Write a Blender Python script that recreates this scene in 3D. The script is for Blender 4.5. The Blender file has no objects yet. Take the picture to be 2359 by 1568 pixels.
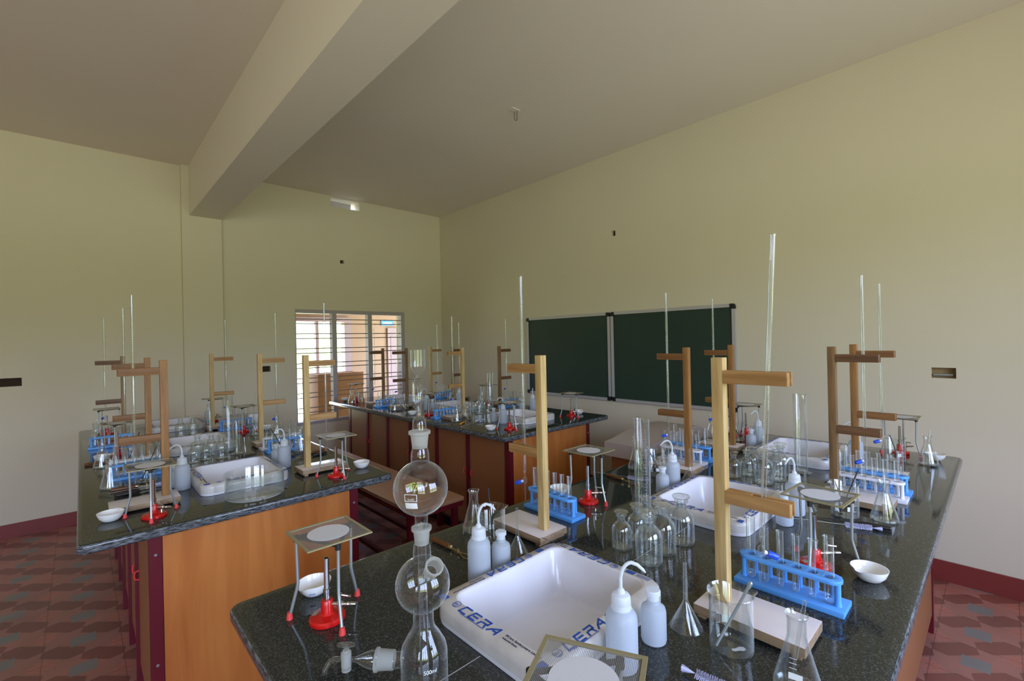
import bpy, bmesh, math, random
from math import pi, sin, cos, radians, sqrt, atan2
from mathutils import Vector, Matrix, Euler

# ------------------------------------------------------------------ camera, world, light, exposure
sc = bpy.context.scene
COL = sc.collection
CAMZ = 1.555
YAW, PITCH, ROLL = radians(46.834), radians(0.05), radians(-1.233)
cd = bpy.data.cameras.new('camera')
cd.sensor_width = 36.0
cd.lens = 1060.3 / 2359 * 36.0
cd.clip_start = 0.02
cd.clip_end = 200
cam = bpy.data.objects.new('camera', cd)
COL.objects.link(cam)
_f = Vector((cos(YAW) * cos(PITCH), sin(YAW) * cos(PITCH), sin(PITCH)))
_r = Vector((sin(YAW), -cos(YAW), 0))
_u = _r.cross(_f)
_r2 = cos(ROLL) * _r + sin(ROLL) * _u
_u2 = -sin(ROLL) * _r + cos(ROLL) * _u
_m = Matrix((_r2, _u2, -_f)).transposed().to_4x4()
_m.translation = (0, 0, CAMZ)
cam.matrix_world = _m
sc.camera = cam

wd = bpy.data.worlds.new('daylight')
sc.world = wd
wd.use_nodes = True
_nt = wd.node_tree
_nt.nodes.clear()
_o = _nt.nodes.new('ShaderNodeOutputWorld')
_bg = _nt.nodes.new('ShaderNodeBackground')
_tc = _nt.nodes.new('ShaderNodeTexCoord')
_sp = _nt.nodes.new('ShaderNodeSeparateXYZ')
_mp = _nt.nodes.new('ShaderNodeMapRange')
_cr = _nt.nodes.new('ShaderNodeValToRGB')
_mp.inputs[1].default_value = -1
_mp.inputs[2].default_value = 1
_e = _cr.color_ramp.elements
_e[0].position = 0.0
_e[0].color = (0.84, 0.90, 0.84, 1)          # sunlit ground and grass
_e[1].position = 1.0
_e[1].color = (0.75, 0.95, 1.5, 1)
for p_, c_ in ((0.45, (0.74, 0.82, 0.60, 1)), (0.495, (0.29, 0.39, 0.17, 1)), (0.52, (0.42, 0.52, 0.38, 1)), (0.55, (0.96, 1.14, 1.56, 1)), (0.72, (0.86, 1.10, 1.78, 1))):
    el = _cr.color_ramp.elements.new(p_)
    el.color = c_
_bg.inputs['Strength'].default_value = 10.0
_nt.links.new(_tc.outputs['Generated'], _sp.inputs[0])
_nt.links.new(_sp.outputs['Z'], _mp.inputs[0])
_nt.links.new(_mp.outputs[0], _cr.inputs[0])
_nt.links.new(_cr.outputs[0], _bg.inputs['Color'])
_nt.links.new(_bg.outputs[0], _o.inputs['Surface'])

sc.view_settings.view_transform = 'Standard'
sc.view_settings.look = 'None'
sc.view_settings.gamma = 1.0
sc.view_settings.use_curve_mapping = False
sc.view_settings.exposure = 0.0
cy = sc.cycles
cy.use_denoising = True
cy.max_bounces = 10
cy.diffuse_bounces = 5
cy.glossy_bounces = 4
cy.transmission_bounces = 6
cy.transparent_max_bounces = 40
cy.caustics_reflective = False
cy.caustics_refractive = False
cy.sample_clamp_indirect = 6.0
cy.use_adaptive_sampling = True
cy.adaptive_threshold = 0.015

# the room: x to the blackboard wall, y to the corridor wall
XB, YC, ZC = 3.92, 5.70, 3.41
XW, YS = -5.2, -1.8
TB = 0.90                                    # worktop height
# windows in the wall behind the photographer: (x0, x1, z0, z1)
SOUTH = [(-4.5, -2.9, 0.85, 2.55), (-2.0, -0.2, 0.85, 2.55), (0.7, 2.5, 0.85, 2.55)]


def portal(loc, sx, sy, rot):
    l = bpy.data.lights.new('window_daylight', 'AREA')
    l.shape = 'RECTANGLE'
    l.size = sx
    l.size_y = sy
    l.cycles.is_portal = True
    o = bpy.data.objects.new('window_daylight', l)
    o.location = loc
    o.rotation_euler = rot
    COL.objects.link(o)


for x0, x1, z0, z1 in SOUTH:
    portal(((x0 + x1) / 2, YS - 0.2, (z0 + z1) / 2), x1 - x0, z1 - z0, (radians(90), 0, 0))


# ------------------------------------------------------------------ materials
def srgb(r, g, b):
    f = lambda c: c / 12.92 if c <= 0.04045 else ((c + 0.055) / 1.055) ** 2.4
    return (f(r / 255), f(g / 255), f(b / 255), 1)


def newmat(name):
    m = bpy.data.materials.new(name)
    m.use_nodes = True
    nt = m.node_tree
    return m, nt, nt.nodes['Principled BSDF']


def plain(name, col, rough=0.5, metal=0.0, spec=0.5, noise=0.0, nscale=20, bump=0.0):
    m, nt, b = newmat(name)
    b.inputs['Base Color'].default_value = col
    b.inputs['Roughness'].default_value = rough
    b.inputs['Metallic'].default_value = metal
    b.inputs['Specular IOR Level'].default_value = spec
    if noise or bump:
        tc = nt.nodes.new('ShaderNodeTexCoord')
        n = nt.nodes.new('ShaderNodeTexNoise')
        n.inputs['Scale'].default_value = nscale
        n.inputs['Detail'].default_value = 4
        nt.links.new(tc.outputs['Object'], n.inputs['Vector'])
        if noise:
            mx = nt.nodes.new('ShaderNodeMix')
            mx.data_type = 'RGBA'
            mx.inputs[6].default_value = tuple(c * (1 - noise) for c in col[:3]) + (1,)
            mx.inputs[7].default_value = tuple(min(1, c * (1 + noise)) for c in col[:3]) + (1,)
            nt.links.new(n.outputs['Fac'], mx.inputs[0])
            nt.links.new(mx.outputs[2], b.inputs['Base Color'])
        if bump:
            bp = nt.nodes.new('ShaderNodeBump')
            bp.inputs['Strength'].default_value = bump
            bp.inputs['Distance'].default_value = 0.01
            nt.links.new(n.outputs['Fac'], bp.inputs['Height'])
            nt.links.new(bp.outputs[0], b.inputs['Normal'])
    return m


def wood(name, c1, c2, axis=2, rough=0.55, sc_=(60, 60, 5), coat=0.0):
    m, nt, b = newmat(name)
    tc = nt.nodes.new('ShaderNodeTexCoord')
    mp = nt.nodes.new('ShaderNodeMapping')
    s = list(sc_)
    if axis == 0:
        s = [sc_[2], sc_[0], sc_[1]]
    elif axis == 1:
        s = [sc_[0], sc_[2], sc_[1]]
    mp.inputs['Scale'].default_value = s
    n = nt.nodes.new('ShaderNodeTexNoise')
    n.inputs['Scale'].default_value = 1.0
    n.inputs['Detail'].default_value = 5
    n.inputs['Distortion'].default_value = 0.6
    r = nt.nodes.new('ShaderNodeValToRGB')
    r.color_ramp.elements[0].position = 0.32
    r.color_ramp.elements[0].color = c1
    r.color_ramp.elements[1].position = 0.68
    r.color_ramp.elements[1].color = c2
    nt.links.new(tc.outputs['Object'], mp.inputs[0])
    nt.links.new(mp.outputs[0], n.inputs['Vector'])
    nt.links.new(n.outputs['Fac'], r.inputs[0])
    nt.links.new(r.outputs[0], b.inputs['Base Color'])
    b.inputs['Roughness'].default_value = rough
    b.inputs['Coat Weight'].default_value = coat
    return m


def glass(name, tint=(0.97, 0.985, 0.98), edge=(0.62, 0.70, 0.68), ior=1.5, boost=1.0, painted_rim=0.30):
    """Thin blown glass: clear face on, more reflective and slightly grey-green where one looks along the wall."""
    m = bpy.data.materials.new(name)
    m.use_nodes = True
    nt = m.node_tree
    nt.nodes.clear()
    out = nt.nodes.new('ShaderNodeOutputMaterial')
    tr = nt.nodes.new('ShaderNodeBsdfTransparent')
    gl = nt.nodes.new('ShaderNodeBsdfGlossy')
    gl.inputs['Roughness'].default_value = 0.015
    gl.inputs['Color'].default_value = (1, 1, 1, 1)
    mx = nt.nodes.new('ShaderNodeMixShader')
    fr = nt.nodes.new('ShaderNodeFresnel')
    ge = nt.nodes.new('ShaderNodeNewGeometry')
    io = nt.nodes.new('ShaderNodeMapRange')
    io.inputs[3].default_value = ior
    io.inputs[4].default_value = 1 / ior
    nt.links.new(ge.outputs['Backfacing'], io.inputs[0])
    nt.links.new(io.outputs[0], fr.inputs['IOR'])
    lw = nt.nodes.new('ShaderNodeLayerWeight')
    lw.inputs['Blend'].default_value = 0.40
    pw = nt.nodes.new('ShaderNodeMath')
    pw.operation = 'POWER'
    pw.inputs[1].default_value = 2.2
    cm = nt.nodes.new('ShaderNodeMix')
    cm.data_type = 'RGBA'
    cm.inputs[6].default_value = tint + (1,)
    cm.inputs[7].default_value = edge + (1,)
    nt.links.new(lw.outputs['Facing'], pw.inputs[0])
    nt.links.new(pw.outputs[0], cm.inputs[0])
    nt.links.new(cm.outputs[2], tr.inputs['Color'])
    ml = nt.nodes.new('ShaderNodeMath')
    ml.operation = 'MULTIPLY'
    ml.use_clamp = True
    ml.inputs[1].default_value = boost
    nt.links.new(fr.outputs[0], ml.inputs[0])
    nt.links.new(ml.outputs[0], mx.inputs[0])
    nt.links.new(tr.outputs[0], mx.inputs[1])
    nt.links.new(gl.outputs[0], mx.inputs[2])
    # reflected light on the rims, painted in as white diffuse at the outline
    df = nt.nodes.new('ShaderNodeBsdfDiffuse')
    df.inputs['Color'].default_value = (0.92, 0.96, 0.96, 1)
    p2 = nt.nodes.new('ShaderNodeMath')
    p2.operation = 'POWER'
    p2.inputs[1].default_value = 3.0
    nt.links.new(lw.outputs['Facing'], p2.inputs[0])
    p3 = nt.nodes.new('ShaderNodeMath')
    p3.operation = 'MULTIPLY_ADD'
    p3.inputs[1].default_value = painted_rim
    p3.inputs[2].default_value = 0.001
    nt.links.new(p2.outputs[0], p3.inputs[0])
    m3 = nt.nodes.new('ShaderNodeMixShader')
    nt.links.new(p3.outputs[0], m3.inputs[0])
    nt.links.new(mx.outputs[0], m3.inputs[1])
    nt.links.new(df.outputs[0], m3.inputs[2])
    nt.links.new(m3.outputs[0], out.inputs['Surface'])
    return m


def translucent(name, col, clear=0.2, rough=0.35):
    m, nt, b = newmat(name)
    b.inputs['Base Color'].default_value = col
    b.inputs['Roughness'].default_value = rough
    tl = nt.nodes.new('ShaderNodeBsdfTranslucent')
    tl.inputs['Color'].default_value = col
    tr = nt.nodes.new('ShaderNodeBsdfTransparent')
    m1 = nt.nodes.new('ShaderNodeMixShader')
    m1.inputs[0].default_value = 0.45
    m2 = nt.nodes.new('ShaderNodeMixShader')
    m2.inputs[0].default_value = clear
    out = nt.nodes['Material Output']
    nt.links.new(b.outputs[0], m1.inputs[1])
    nt.links.new(tl.outputs[0], m1.inputs[2])
    nt.links.new(m1.outputs[0], m2.inputs[1])
    nt.links.new(tr.outputs[0], m2.inputs[2])
    nt.links.new(m2.outputs[0], out.inputs['Surface'])
    return m


def granite(name, dark, light, rough, speck=0.55, scale=260, stretch=(1, 1, 1)):
    m, nt, b = newmat(name)
    tc = nt.nodes.new('ShaderNodeTexCoord')
    mp = nt.nodes.new('ShaderNodeMapping')
    mp.inputs['Scale'].default_value = stretch
    n = nt.nodes.new('ShaderNodeTexNoise')
    n.inputs['Scale'].default_value = scale
    n.inputs['Detail'].default_value = 3
    n2 = nt.nodes.new('ShaderNodeTexNoise')
    n2.inputs['Scale'].default_value = scale * 0.33
    n2.inputs['Detail'].default_value = 4
    ad = nt.nodes.new('ShaderNodeMath')
    ad.operation = 'MULTIPLY_ADD'
    ad.inputs[1].default_value = 0.5
    r = nt.nodes.new('ShaderNodeValToRGB')
    r.color_ramp.elements[0].position = speck
    r.color_ramp.elements[0].color = dark
    r.color_ramp.elements[1].position = min(0.99, speck + 0.3)
    r.color_ramp.elements[1].color = light
    nt.links.new(tc.outputs['Object'], mp.inputs[0])
    nt.links.new(mp.outputs[0], n.inputs['Vector'])
    nt.links.new(mp.outputs[0], n2.inputs['Vector'])
    nt.links.new(n.outputs['Fac'], ad.inputs[0])
    h = nt.nodes.new('ShaderNodeMath')
    h.operation = 'MULTIPLY'
    h.inputs[1].default_value = 0.5
    n2.inputs['Scale'].default_value = scale * 0.6
    nt.links.new(n2.outputs['Fac'], h.inputs[0])
    nt.links.new(h.outputs[0], ad.inputs[2])
    nt.links.new(ad.outputs[0], r.inputs[0])
    nt.links.new(r.outputs[0], b.inputs['Base Color'])
    b.inputs['Roughness'].default_value = rough
    return m


def floor_material():
    """Cement tiles: red-brown ground, one grey square and dark hexagons and a pale ruled diamond in every 30 cm tile."""
    m, nt, b = newmat('cement_floor_tiles')
    N = nt.nodes
    L = nt.links

    def math_(op, a, bb=None, c=None):
        n = N.new('ShaderNodeMath')
        n.operation = op
        for i, v in enumerate((a, bb, c)):
            if v is None:
                continue
            if isinstance(v, (int, float)):
                n.inputs[i].default_value = v
            else:
                L.new(v, n.inputs[i])
        return n.outputs[0]
    tc = N.new('ShaderNodeTexCoord')
    sp = N.new('ShaderNodeSeparateXYZ')
    L.new(tc.outputs['Object'], sp.inputs[0])
    PX, PY = 0.304, 0.300
    U = math_('DIVIDE', math_('ADD', sp.outputs['X'], 0.012), PX)
    V = math_('DIVIDE', math_('SUBTRACT', sp.outputs['Y'], 4.31), PY)

    def cell(val, off, per=1.0):              # signed distance to the nearest lattice line at off + per*k
        t = math_('DIVIDE', math_('SUBTRACT', val, off), per)
        fr = math_('FRACT', math_('ADD', t, 0.5))
        return math_('ABSOLUTE', math_('MULTIPLY', math_('SUBTRACT', fr, 0.5), per))
    u0, v0 = cell(U, 0.0), cell(V, 0.0)
    grey = math_('MULTIPLY', math_('LESS_THAN', u0, 0.165), math_('LESS_THAN', v0, 0.165))
    v1 = cell(V, 0.5)
    dp, dq = cell(math_('ADD', U, V), 0.5), cell(math_('SUBTRACT', U, V), 0.0)
    hexa = math_('MULTIPLY', math_('LESS_THAN', math_('ADD', dq, math_('MULTIPLY', dp, 0.62)), 0.495), math_('LESS_THAN', dp, 0.225))
    u2 = cell(U, 0.5)
    dia = math_('LESS_THAN', math_('ADD', u2, v1), 0.215)
    rule = math_('GREATER_THAN', math_('FRACT', math_('MULTIPLY', math_('ADD', U, V), 7.0)), 0.14)
    rule2 = math_('GREATER_THAN', math_('FRACT', math_('MULTIPLY', math_('SUBTRACT', U, V), 7.0)), 0.14)
    grout = math_('LESS_THAN', math_('MINIMUM', cell(U, 0.5), cell(V, 0.5)), 0.008)
    no = N.new('ShaderNodeTexNoise')
    no.inputs['Scale'].default_value = 3.0
    no.inputs['Detail'].default_value = 6
    L.new(tc.outputs['Object'], no.inputs['Vector'])
    # flat tone per tile
    fl = N.new('ShaderNodeCombineXYZ')
    L.new(math_('FLOOR', math_('ADD', U, 0.5)), fl.inputs[0])
    L.new(math_('FLOOR', math_('ADD', V, 0.5)), fl.inputs[1])
    wn = N.new('ShaderNodeTexWhiteNoise')
    L.new(fl.outputs[0], wn.inputs['Vector'])

    def mix(f, a, c):
        n = N.new('ShaderNodeMix')
        n.data_type = 'RGBA'
        if isinstance(f, float):
            n.inputs[0].default_value = f
        else:
            L.new(f, n.inputs[0])
        for i, v in ((6, a), (7, c)):
            if isinstance(v, tuple):
                n.inputs[i].default_value = v
            else:
                L.new(v, n.inputs[i])
        return n.outputs[2]
    base = mix(wn.outputs['Value'], srgb(164, 112, 100), srgb(180, 118, 102))
    c = mix(hexa, base, mix(wn.outputs['Value'], srgb(132, 80, 69), srgb(146, 82, 69)))
    ruled = mix(math_('MULTIPLY', rule, rule2), srgb(164, 112, 100), srgb(194, 116, 98))
    c = mix(dia, c, ruled)
    c = mix(grey, c, srgb(132, 128, 124))
    c = mix(math_('MULTIPLY', grout, 0.5), c, srgb(96, 66, 56))
    dirt = N.new('ShaderNodeMapRange')
    dirt.inputs[1].default_value = 0.35
    dirt.inputs[2].default_value = 0.75
    dirt.inputs[3].default_value = 0.82
    dirt.inputs[4].default_value = 1.08
    L.new(no.outputs['Fac'], dirt.inputs[0])
    hs = N.new('ShaderNodeHueSaturation')
    L.new(dirt.outputs[0], hs.inputs['Value'])
    L.new(c, hs.inputs['Color'])
    L.new(hs.outputs[0], b.inputs['Base Color'])
    b.inputs['Roughness'].default_value = 0.38
    return m


def gauze_material(name, col):
    """Woven wire: fine square openings one can see through."""
    m = bpy.data.materials.new(name)
    m.use_nodes = True
    nt = m.node_tree
    b = nt.nodes['Principled BSDF']
    b.inputs['Base Color'].default_value = col
    b.inputs['Metallic'].default_value = 0.25
    b.inputs['Roughness'].default_value = 0.4
    out = nt.nodes['Material Output']
    tc = nt.nodes.new('ShaderNodeTexCoord')
    sp = nt.nodes.new('ShaderNodeSeparateXYZ')
    nt.links.new(tc.outputs['Object'], sp.inputs[0])
    prev = None
    for ax in 'XY':
        a = nt.nodes.new('ShaderNodeMath')
        a.operation = 'MULTIPLY'
        a.inputs[1].default_value = 420.0
        nt.links.new(sp.outputs[ax], a.inputs[0])
        f = nt.nodes.new('ShaderNodeMath')
        f.operation = 'FRACT'
        nt.links.new(a.outputs[0], f.inputs[0])
        g = nt.nodes.new('ShaderNodeMath')
        g.operation = 'GREATER_THAN'
        g.inputs[1].default_value = 0.19
        nt.links.new(f.outputs[0], g.inputs[0])
        if prev is None:
            prev = g
        else:
            p = nt.nodes.new('ShaderNodeMath')
            p.operation = 'MULTIPLY'
            nt.links.new(prev.outputs[0], p.inputs[0])
            nt.links.new(g.outputs[0], p.inputs[1])
            prev = p
    tr = nt.nodes.new('ShaderNodeBsdfTransparent')
    mx = nt.nodes.new('ShaderNodeMixShader')
    nt.links.new(prev.outputs[0], mx.inputs[0])
    nt.links.new(b.outputs[0], mx.inputs[1])
    nt.links.new(tr.outputs[0], mx.inputs[2])
    nt.links.new(mx.outputs[0], out.inputs['Surface'])
    return m


M = {}
M['wall'] = plain('cream_wall_paint', srgb(219, 211, 187), 0.75, 0, 0.25, noise=0.03, nscale=1.5, bump=0.04)
M['ceiling'] = plain('ceiling_paint', srgb(232, 224, 214), 0.85, 0, 0.2, noise=0.03, nscale=1.2)
M['beam'] = plain('beam_paint', srgb(232, 226, 212), 0.85, 0, 0.2, noise=0.02, nscale=1.2)
M['floor'] = floor_material()
M['skirt'] = plain('oxide_red_skirting', srgb(128, 52, 46), 0.4, 0, 0.5, noise=0.12, nscale=6)
M['granite'] = granite('polished_black_granite', srgb(40, 42, 39), srgb(112, 116, 112), 0.075, 0.50, 400)
M['granite_edge'] = granite('granite_moulded_edge', srgb(44, 48, 50), srgb(140, 148, 152), 0.13, 0.42, 160, (0.35, 0.35, 1.6))
M['laminate'] = wood('orange_wood_laminate', srgb(176, 100, 44), srgb(202, 128, 64), 2, 0.35, (14, 14, 1.6), 0.1)
M['door'] = plain('brown_laminate', srgb(150, 98, 62), 0.42, 0, 0.4, noise=0.05, nscale=5)
M['inside'] = plain('raw_board', srgb(120, 90, 66), 0.8)
M['maroon'] = plain('maroon_enamel', srgb(98, 22, 34), 0.35)
M['pine'] = wood('pale_pine', srgb(172, 140, 86), srgb(206, 178, 122))
M['pineh'] = wood('pale_pine_arm', srgb(150, 110, 62), srgb(182, 140, 86), 0)
M['teak'] = wood('orange_teak', srgb(130, 90, 47), srgb(160, 114, 61))
M['teakh'] = wood('teak_arm', srgb(112, 74, 38), srgb(140, 96, 52), 0)
M['brown'] = wood('brown_hardwood', srgb(108, 80, 48), srgb(142, 110, 70))
M['brownh'] = wood('brown_arm', srgb(90, 60, 36), srgb(118, 82, 50), 0)
M['board'] = plain('pale_laminate_board', srgb(222, 212, 210), 0.2, 0, 0.5, noise=0.05, nscale=30)
M['boardside'] = wood('raw_board_edge', srgb(128, 104, 80), srgb(164, 138, 108), 0)
M['glass'] = glass('clear_glass', (0.98, 0.99, 0.985), (0.72, 0.78, 0.77), 1.5, 1.4)
M['thick'] = glass('bottle_glass', (0.98, 0.99, 0.985), (0.66, 0.75, 0.73), 1.5, 1.5, 0.32)
M['tubeglass'] = glass('tube_glass', (0.98, 0.99, 0.985), (0.74, 0.79, 0.78), 1.5, 1.6, 0.42)
M['dropper'] = glass('dropper_glass', (0.94, 0.96, 0.95), (0.60, 0.66, 0.64), 1.5, 1.8, 0.75)
M['frost'] = translucent('ground_glass', srgb(214, 216, 210), 0.48, 0.6)
M['enamel'] = translucent('milky_enamel', srgb(232, 232, 214), 0.35, 0.3)
M['ink'] = plain('white_print', srgb(225, 228, 226), 0.6)
M['amber'] = plain('amber_graduation', srgb(190, 140, 60), 0.6)
M['blueink'] = plain('blue_print', srgb(40, 84, 170), 0.45)
M['darkink'] = plain('dark_print', srgb(60, 58, 84), 0.5)
M['greenink'] = plain('green_print', srgb(150, 170, 60), 0.5)
M['rackblue'] = plain('blue_plastic', srgb(92, 164, 240), 0.35)
M['rackwhite'] = plain('white_plastic', srgb(226, 226, 236), 0.35)
M['knob'] = plain('royal_blue_plastic', srgb(30, 78, 200), 0.3)
M['ldpe'] = translucent('milky_plastic', srgb(214, 222, 232), 0.14)
M['cap'] = translucent('white_cap_plastic', srgb(240, 244, 248), 0.03)
M['porcelain'] = plain('glazed_porcelain', srgb(236, 234, 228), 0.08)
M['sink'] = plain('white_fireclay', srgb(220, 219, 224), 0.12)
M['tape'] = plain('clear_wrap', srgb(198, 193, 188), 0.25, 0, 0.6, noise=0.22, nscale=26)
M['red'] = plain('red_enamel', srgb(200, 24, 22), 0.22)
M['redcap'] = plain('red_rubber', srgb(222, 66, 62), 0.5)
M['chrome'] = plain('nickel_plating', (0.72, 0.70, 0.66, 1), 0.16, 1.0)
M['steel'] = plain('zinc_steel_rod', srgb(176, 182, 180), 0.38, 0.7)
M['blackiron'] = plain('black_iron', srgb(30, 32, 33), 0.5)
M['gauze'] = gauze_material('woven_wire', srgb(160, 160, 156))
M['gframe'] = plain('folded_brass_edge', srgb(158, 148, 112), 0.45, 0.3)
M['ceramic'] = plain('ceramic_fibre', srgb(206, 206, 208), 0.9, noise=0.04, nscale=300)
M['label'] = plain('silver_sticker', srgb(170, 160, 148), 0.5)
M['blackhandle'] = plain('black_handle', srgb(34, 28, 26), 0.35)
M['orangewood'] = wood('varnished_handle', srgb(84, 48, 24), srgb(128, 78, 36), 0, 0.3)
M['yellowwood'] = wood('yellow_handle', srgb(190, 128, 34), srgb(214, 150, 48), 0, 0.35)
M['bristle'] = plain('nylon_bristle', srgb(206, 206, 236), 0.6)
M['brass'] = plain('brass_wire', (0.55, 0.42, 0.22, 1), 0.3, 1.0)
M['green'] = plain('chalkboard_green', srgb(42, 62, 52), 0.5, 0, 0.4, noise=0.12, nscale=5)
M['alu'] = plain('aluminium_trim', srgb(196, 194, 196), 0.4, 0.3)
M['blackplastic'] = plain('black_plastic', srgb(24, 26, 30), 0.4)
M['winframe'] = plain('grey_window_paint', srgb(176, 168, 170), 0.5)
M['grill'] = plain('grey_grill_paint', srgb(140, 124, 112), 0.5)
M['corridor'] = plain('corridor_paint', srgb(158, 128, 100), 0.7)
M['lilac'] = plain('lilac_paint', srgb(150, 128, 126), 0.6)
M['bluesign'] = plain('blue_sign_plate', srgb(40, 140, 220), 0.4)
M['carton'] = plain('corrugated_carton', srgb(146, 102, 58), 0.8, noise=0.06, nscale=10)
M['terrazzo'] = plain('mottled_panel', srgb(176, 170, 176), 0.6, noise=0.3, nscale=40)
M['hole'] = plain('dark_recess', srgb(58, 44, 30), 0.9, noise=0.2, nscale=30)
M['cement'] = plain('bare_cement', srgb(150, 128, 92), 0.95, noise=0.3, nscale=25)
M['greylam'] = plain('grey_laminate', srgb(178, 166, 160), 0.45)
M['seat'] = plain('tan_laminate', srgb(176, 132, 100), 0.4, noise=0.04, nscale=9)
M['white'] = plain('white_board', srgb(222, 220, 222), 0.5)
M['hookiron'] = plain('painted_iron', srgb(120, 110, 96), 0.5)


# ------------------------------------------------------------------ mesh helpers
def finish(bm, mat, name, parent=None, smooth=True, angle=35):
    me = bpy.data.meshes.new(name)
    bmesh.ops.recalc_face_normals(bm, faces=bm.faces[:])
    bm.to_mesh(me)
    bm.free()
    return link(name, me, mat, parent, smooth, angle)


def link(name, me, mat, parent=None, smooth=True, angle=35):
    for mm in (mat if isinstance(mat, (list, tuple)) else [mat]):
        me.materials.append(mm)
    if smooth:
        me.shade_smooth()
        try:
            me.set_sharp_from_angle(angle=radians(angle))
        except Exception:
            pass
    o = bpy.data.objects.new(name, me)
    COL.objects.link(o)
    if parent is not None:
        o.parent = parent
    return o


def box(bm, x0, x1, y0, y1, z0, z1, mi=0):
    v = [bm.verts.new(p) for p in ((x0, y0, z0), (x1, y0, z0), (x1, y1, z0), (x0, y1, z0), (x0, y0, z1), (x1, y0, z1), (x1, y1, z1), (x0, y1, z1))]
    for f in ((0, 3, 2, 1), (4, 5, 6, 7), (0, 1, 5, 4), (1, 2, 6, 5), (2, 3, 7, 6), (3, 0, 4, 7)):
        fc = bm.faces.new([v[i] for i in f])
        fc.material_index = mi


def bevel(bm, w, seg=2):
    bmesh.ops.bevel(bm, geom=bm.edges[:], offset=w, segments=seg, profile=0.6, affect='EDGES')


def lathe(bm, prof, seg=24, mat=None, mi=0):
    """prof: (radius, z) pairs; closes on the axis where radius is 0."""
    rings = []
    mat = mat or Matrix.Identity(4)
    for r, z in prof:
        if r < 1e-6:
            rings.append([bm.verts.new(mat @ Vector((0, 0, z)))])
        else:
            rings.append([bm.verts.new(mat @ Vector((r * cos(2 * pi * k / seg), r * sin(2 * pi * k / seg), z))) for k in range(seg)])
    for a, b in zip(rings, rings[1:]):
        for k in range(seg):
            k2 = (k + 1) % seg
            if len(a) == 1 and len(b) == 1:
                continue
            if len(a) == 1:
                f = bm.faces.new((a[0], b[k], b[k2]))
            elif len(b) == 1:
                f = bm.faces.new((a[k], a[k2], b[0]))
            else:
                f = bm.faces.new((a[k], a[k2], b[k2], b[k]))
            f.material_index = mi
    return rings


def align(p, d):
    """Matrix that puts the z axis along d at p."""
    return Matrix.Translation(Vector(p)) @ Vector(d).to_track_quat('Z', 'Y').to_matrix().to_4x4()


def tube(bm, pts, r, seg=10, cap=True, mi=0):
    """Round bar through pts; r a number or one radius per point."""
    pts = [Vector(p) for p in pts]
    rs = r if isinstance(r, (list, tuple)) else [r] * len(pts)
    rings = []
    ref = None
    for i, p in enumerate(pts):
        d = (pts[min(i + 1, len(pts) - 1)] - pts[max(i - 1, 0)]).normalized()
        if ref is None:
            ref = Vector((0, 0, 1)) if abs(d.z) < 0.9 else Vector((1, 0, 0))
        a = (ref - d * ref.dot(d)).normalized()
        ref = a
        b = d.cross(a)
        rings.append([bm.verts.new(p + (a * cos(2 * pi * k / seg) + b * sin(2 * pi * k / seg)) * rs[i]) for k in range(seg)])
    for q, w in zip(rings, rings[1:]):
        for k in range(seg):
            f = bm.faces.new((q[k], q[(k + 1) % seg], w[(k + 1) % seg], w[k]))
            f.material_index = mi
    if cap:
        for rr in (rings[0][::-1], rings[-1]):
            f = bm.faces.new(rr)
            f.material_index = mi


def arc(p0, p1, p2, n=8):
    p0, p1, p2 = Vector(p0), Vector(p1), Vector(p2)
    return [(1 - t) ** 2 * p0 + 2 * t * (1 - t) * p1 + t * t * p2 for t in [k / n for k in range(n + 1)]]


def plate(loops, thick, bev=0.0, seg=2):
    """Flat plate with holes: loops of (x, y); thickness upward from z = 0. Returns a mesh."""
    cu = bpy.data.curves.new('plate', 'CURVE')
    cu.dimensions = '2D'
    cu.fill_mode = 'BOTH'
    cu.extrude = thick / 2 - bev
    cu.bevel_depth = bev
    cu.bevel_resolution = seg
    cu.offset = -bev
    for lp in loops:
        s = cu.splines.new('POLY')
        s.points.add(len(lp) - 1)
        for p, q in zip(s.points, lp):
            p.co = (q[0], q[1], 0, 1)
        s.use_cyclic_u = True
    o = bpy.data.objects.new('plate', cu)
    COL.objects.link(o)
    dg = bpy.context.evaluated_depsgraph_get()
    me = bpy.data.meshes.new_from_object(o.evaluated_get(dg))
    bpy.data.objects.remove(o)
    bpy.data.curves.remove(cu)
    bm = bmesh.new()
    bm.from_mesh(me)
    bmesh.ops.remove_doubles(bm, verts=bm.verts[:], dist=1e-5)
    bmesh.ops.translate(bm, verts=bm.verts[:], vec=(0, 0, thick / 2))
    bmesh.ops.recalc_face_normals(bm, faces=bm.faces[:])
    bm.to_mesh(me)
    bm.free()
    me.materials.clear()
    return me


def rrect(x0, x1, y0, y1, r, n=6):
    out = []
    for cx, cy_, a0 in ((x1 - r, y1 - r, 0), (x0 + r, y1 - r, 90), (x0 + r, y0 + r, 180), (x1 - r, y0 + r, 270)):
        for k in range(n + 1):
            a = radians(a0 + 90 * k / n)
            out.append((cx + r * cos(a), cy_ + r * sin(a)))
    return out


def circle(cx, cy_, r, n=16):
    return [(cx + r * cos(2 * pi * k / n), cy_ + r * sin(2 * pi * k / n)) for k in range(n)]


def text_mesh(s, size, shear=0.0, extrude=0.0003, spacing=1.0, align_x='LEFT'):
    cu = bpy.data.curves.new('txt', 'FONT')
    cu.body = s
    cu.size = size
    cu.shear = shear
    cu.extrude = extrude
    cu.space_character = spacing
    cu.align_x = align_x
    o = bpy.data.objects.new('txt', cu)
    COL.objects.link(o)
    dg = bpy.context.evaluated_depsgraph_get()
    me = bpy.data.meshes.new_from_object(o.evaluated_get(dg))
    bpy.data.objects.remove(o)
    bpy.data.curves.remove(cu)
    me.materials.clear()
    return me


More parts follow.
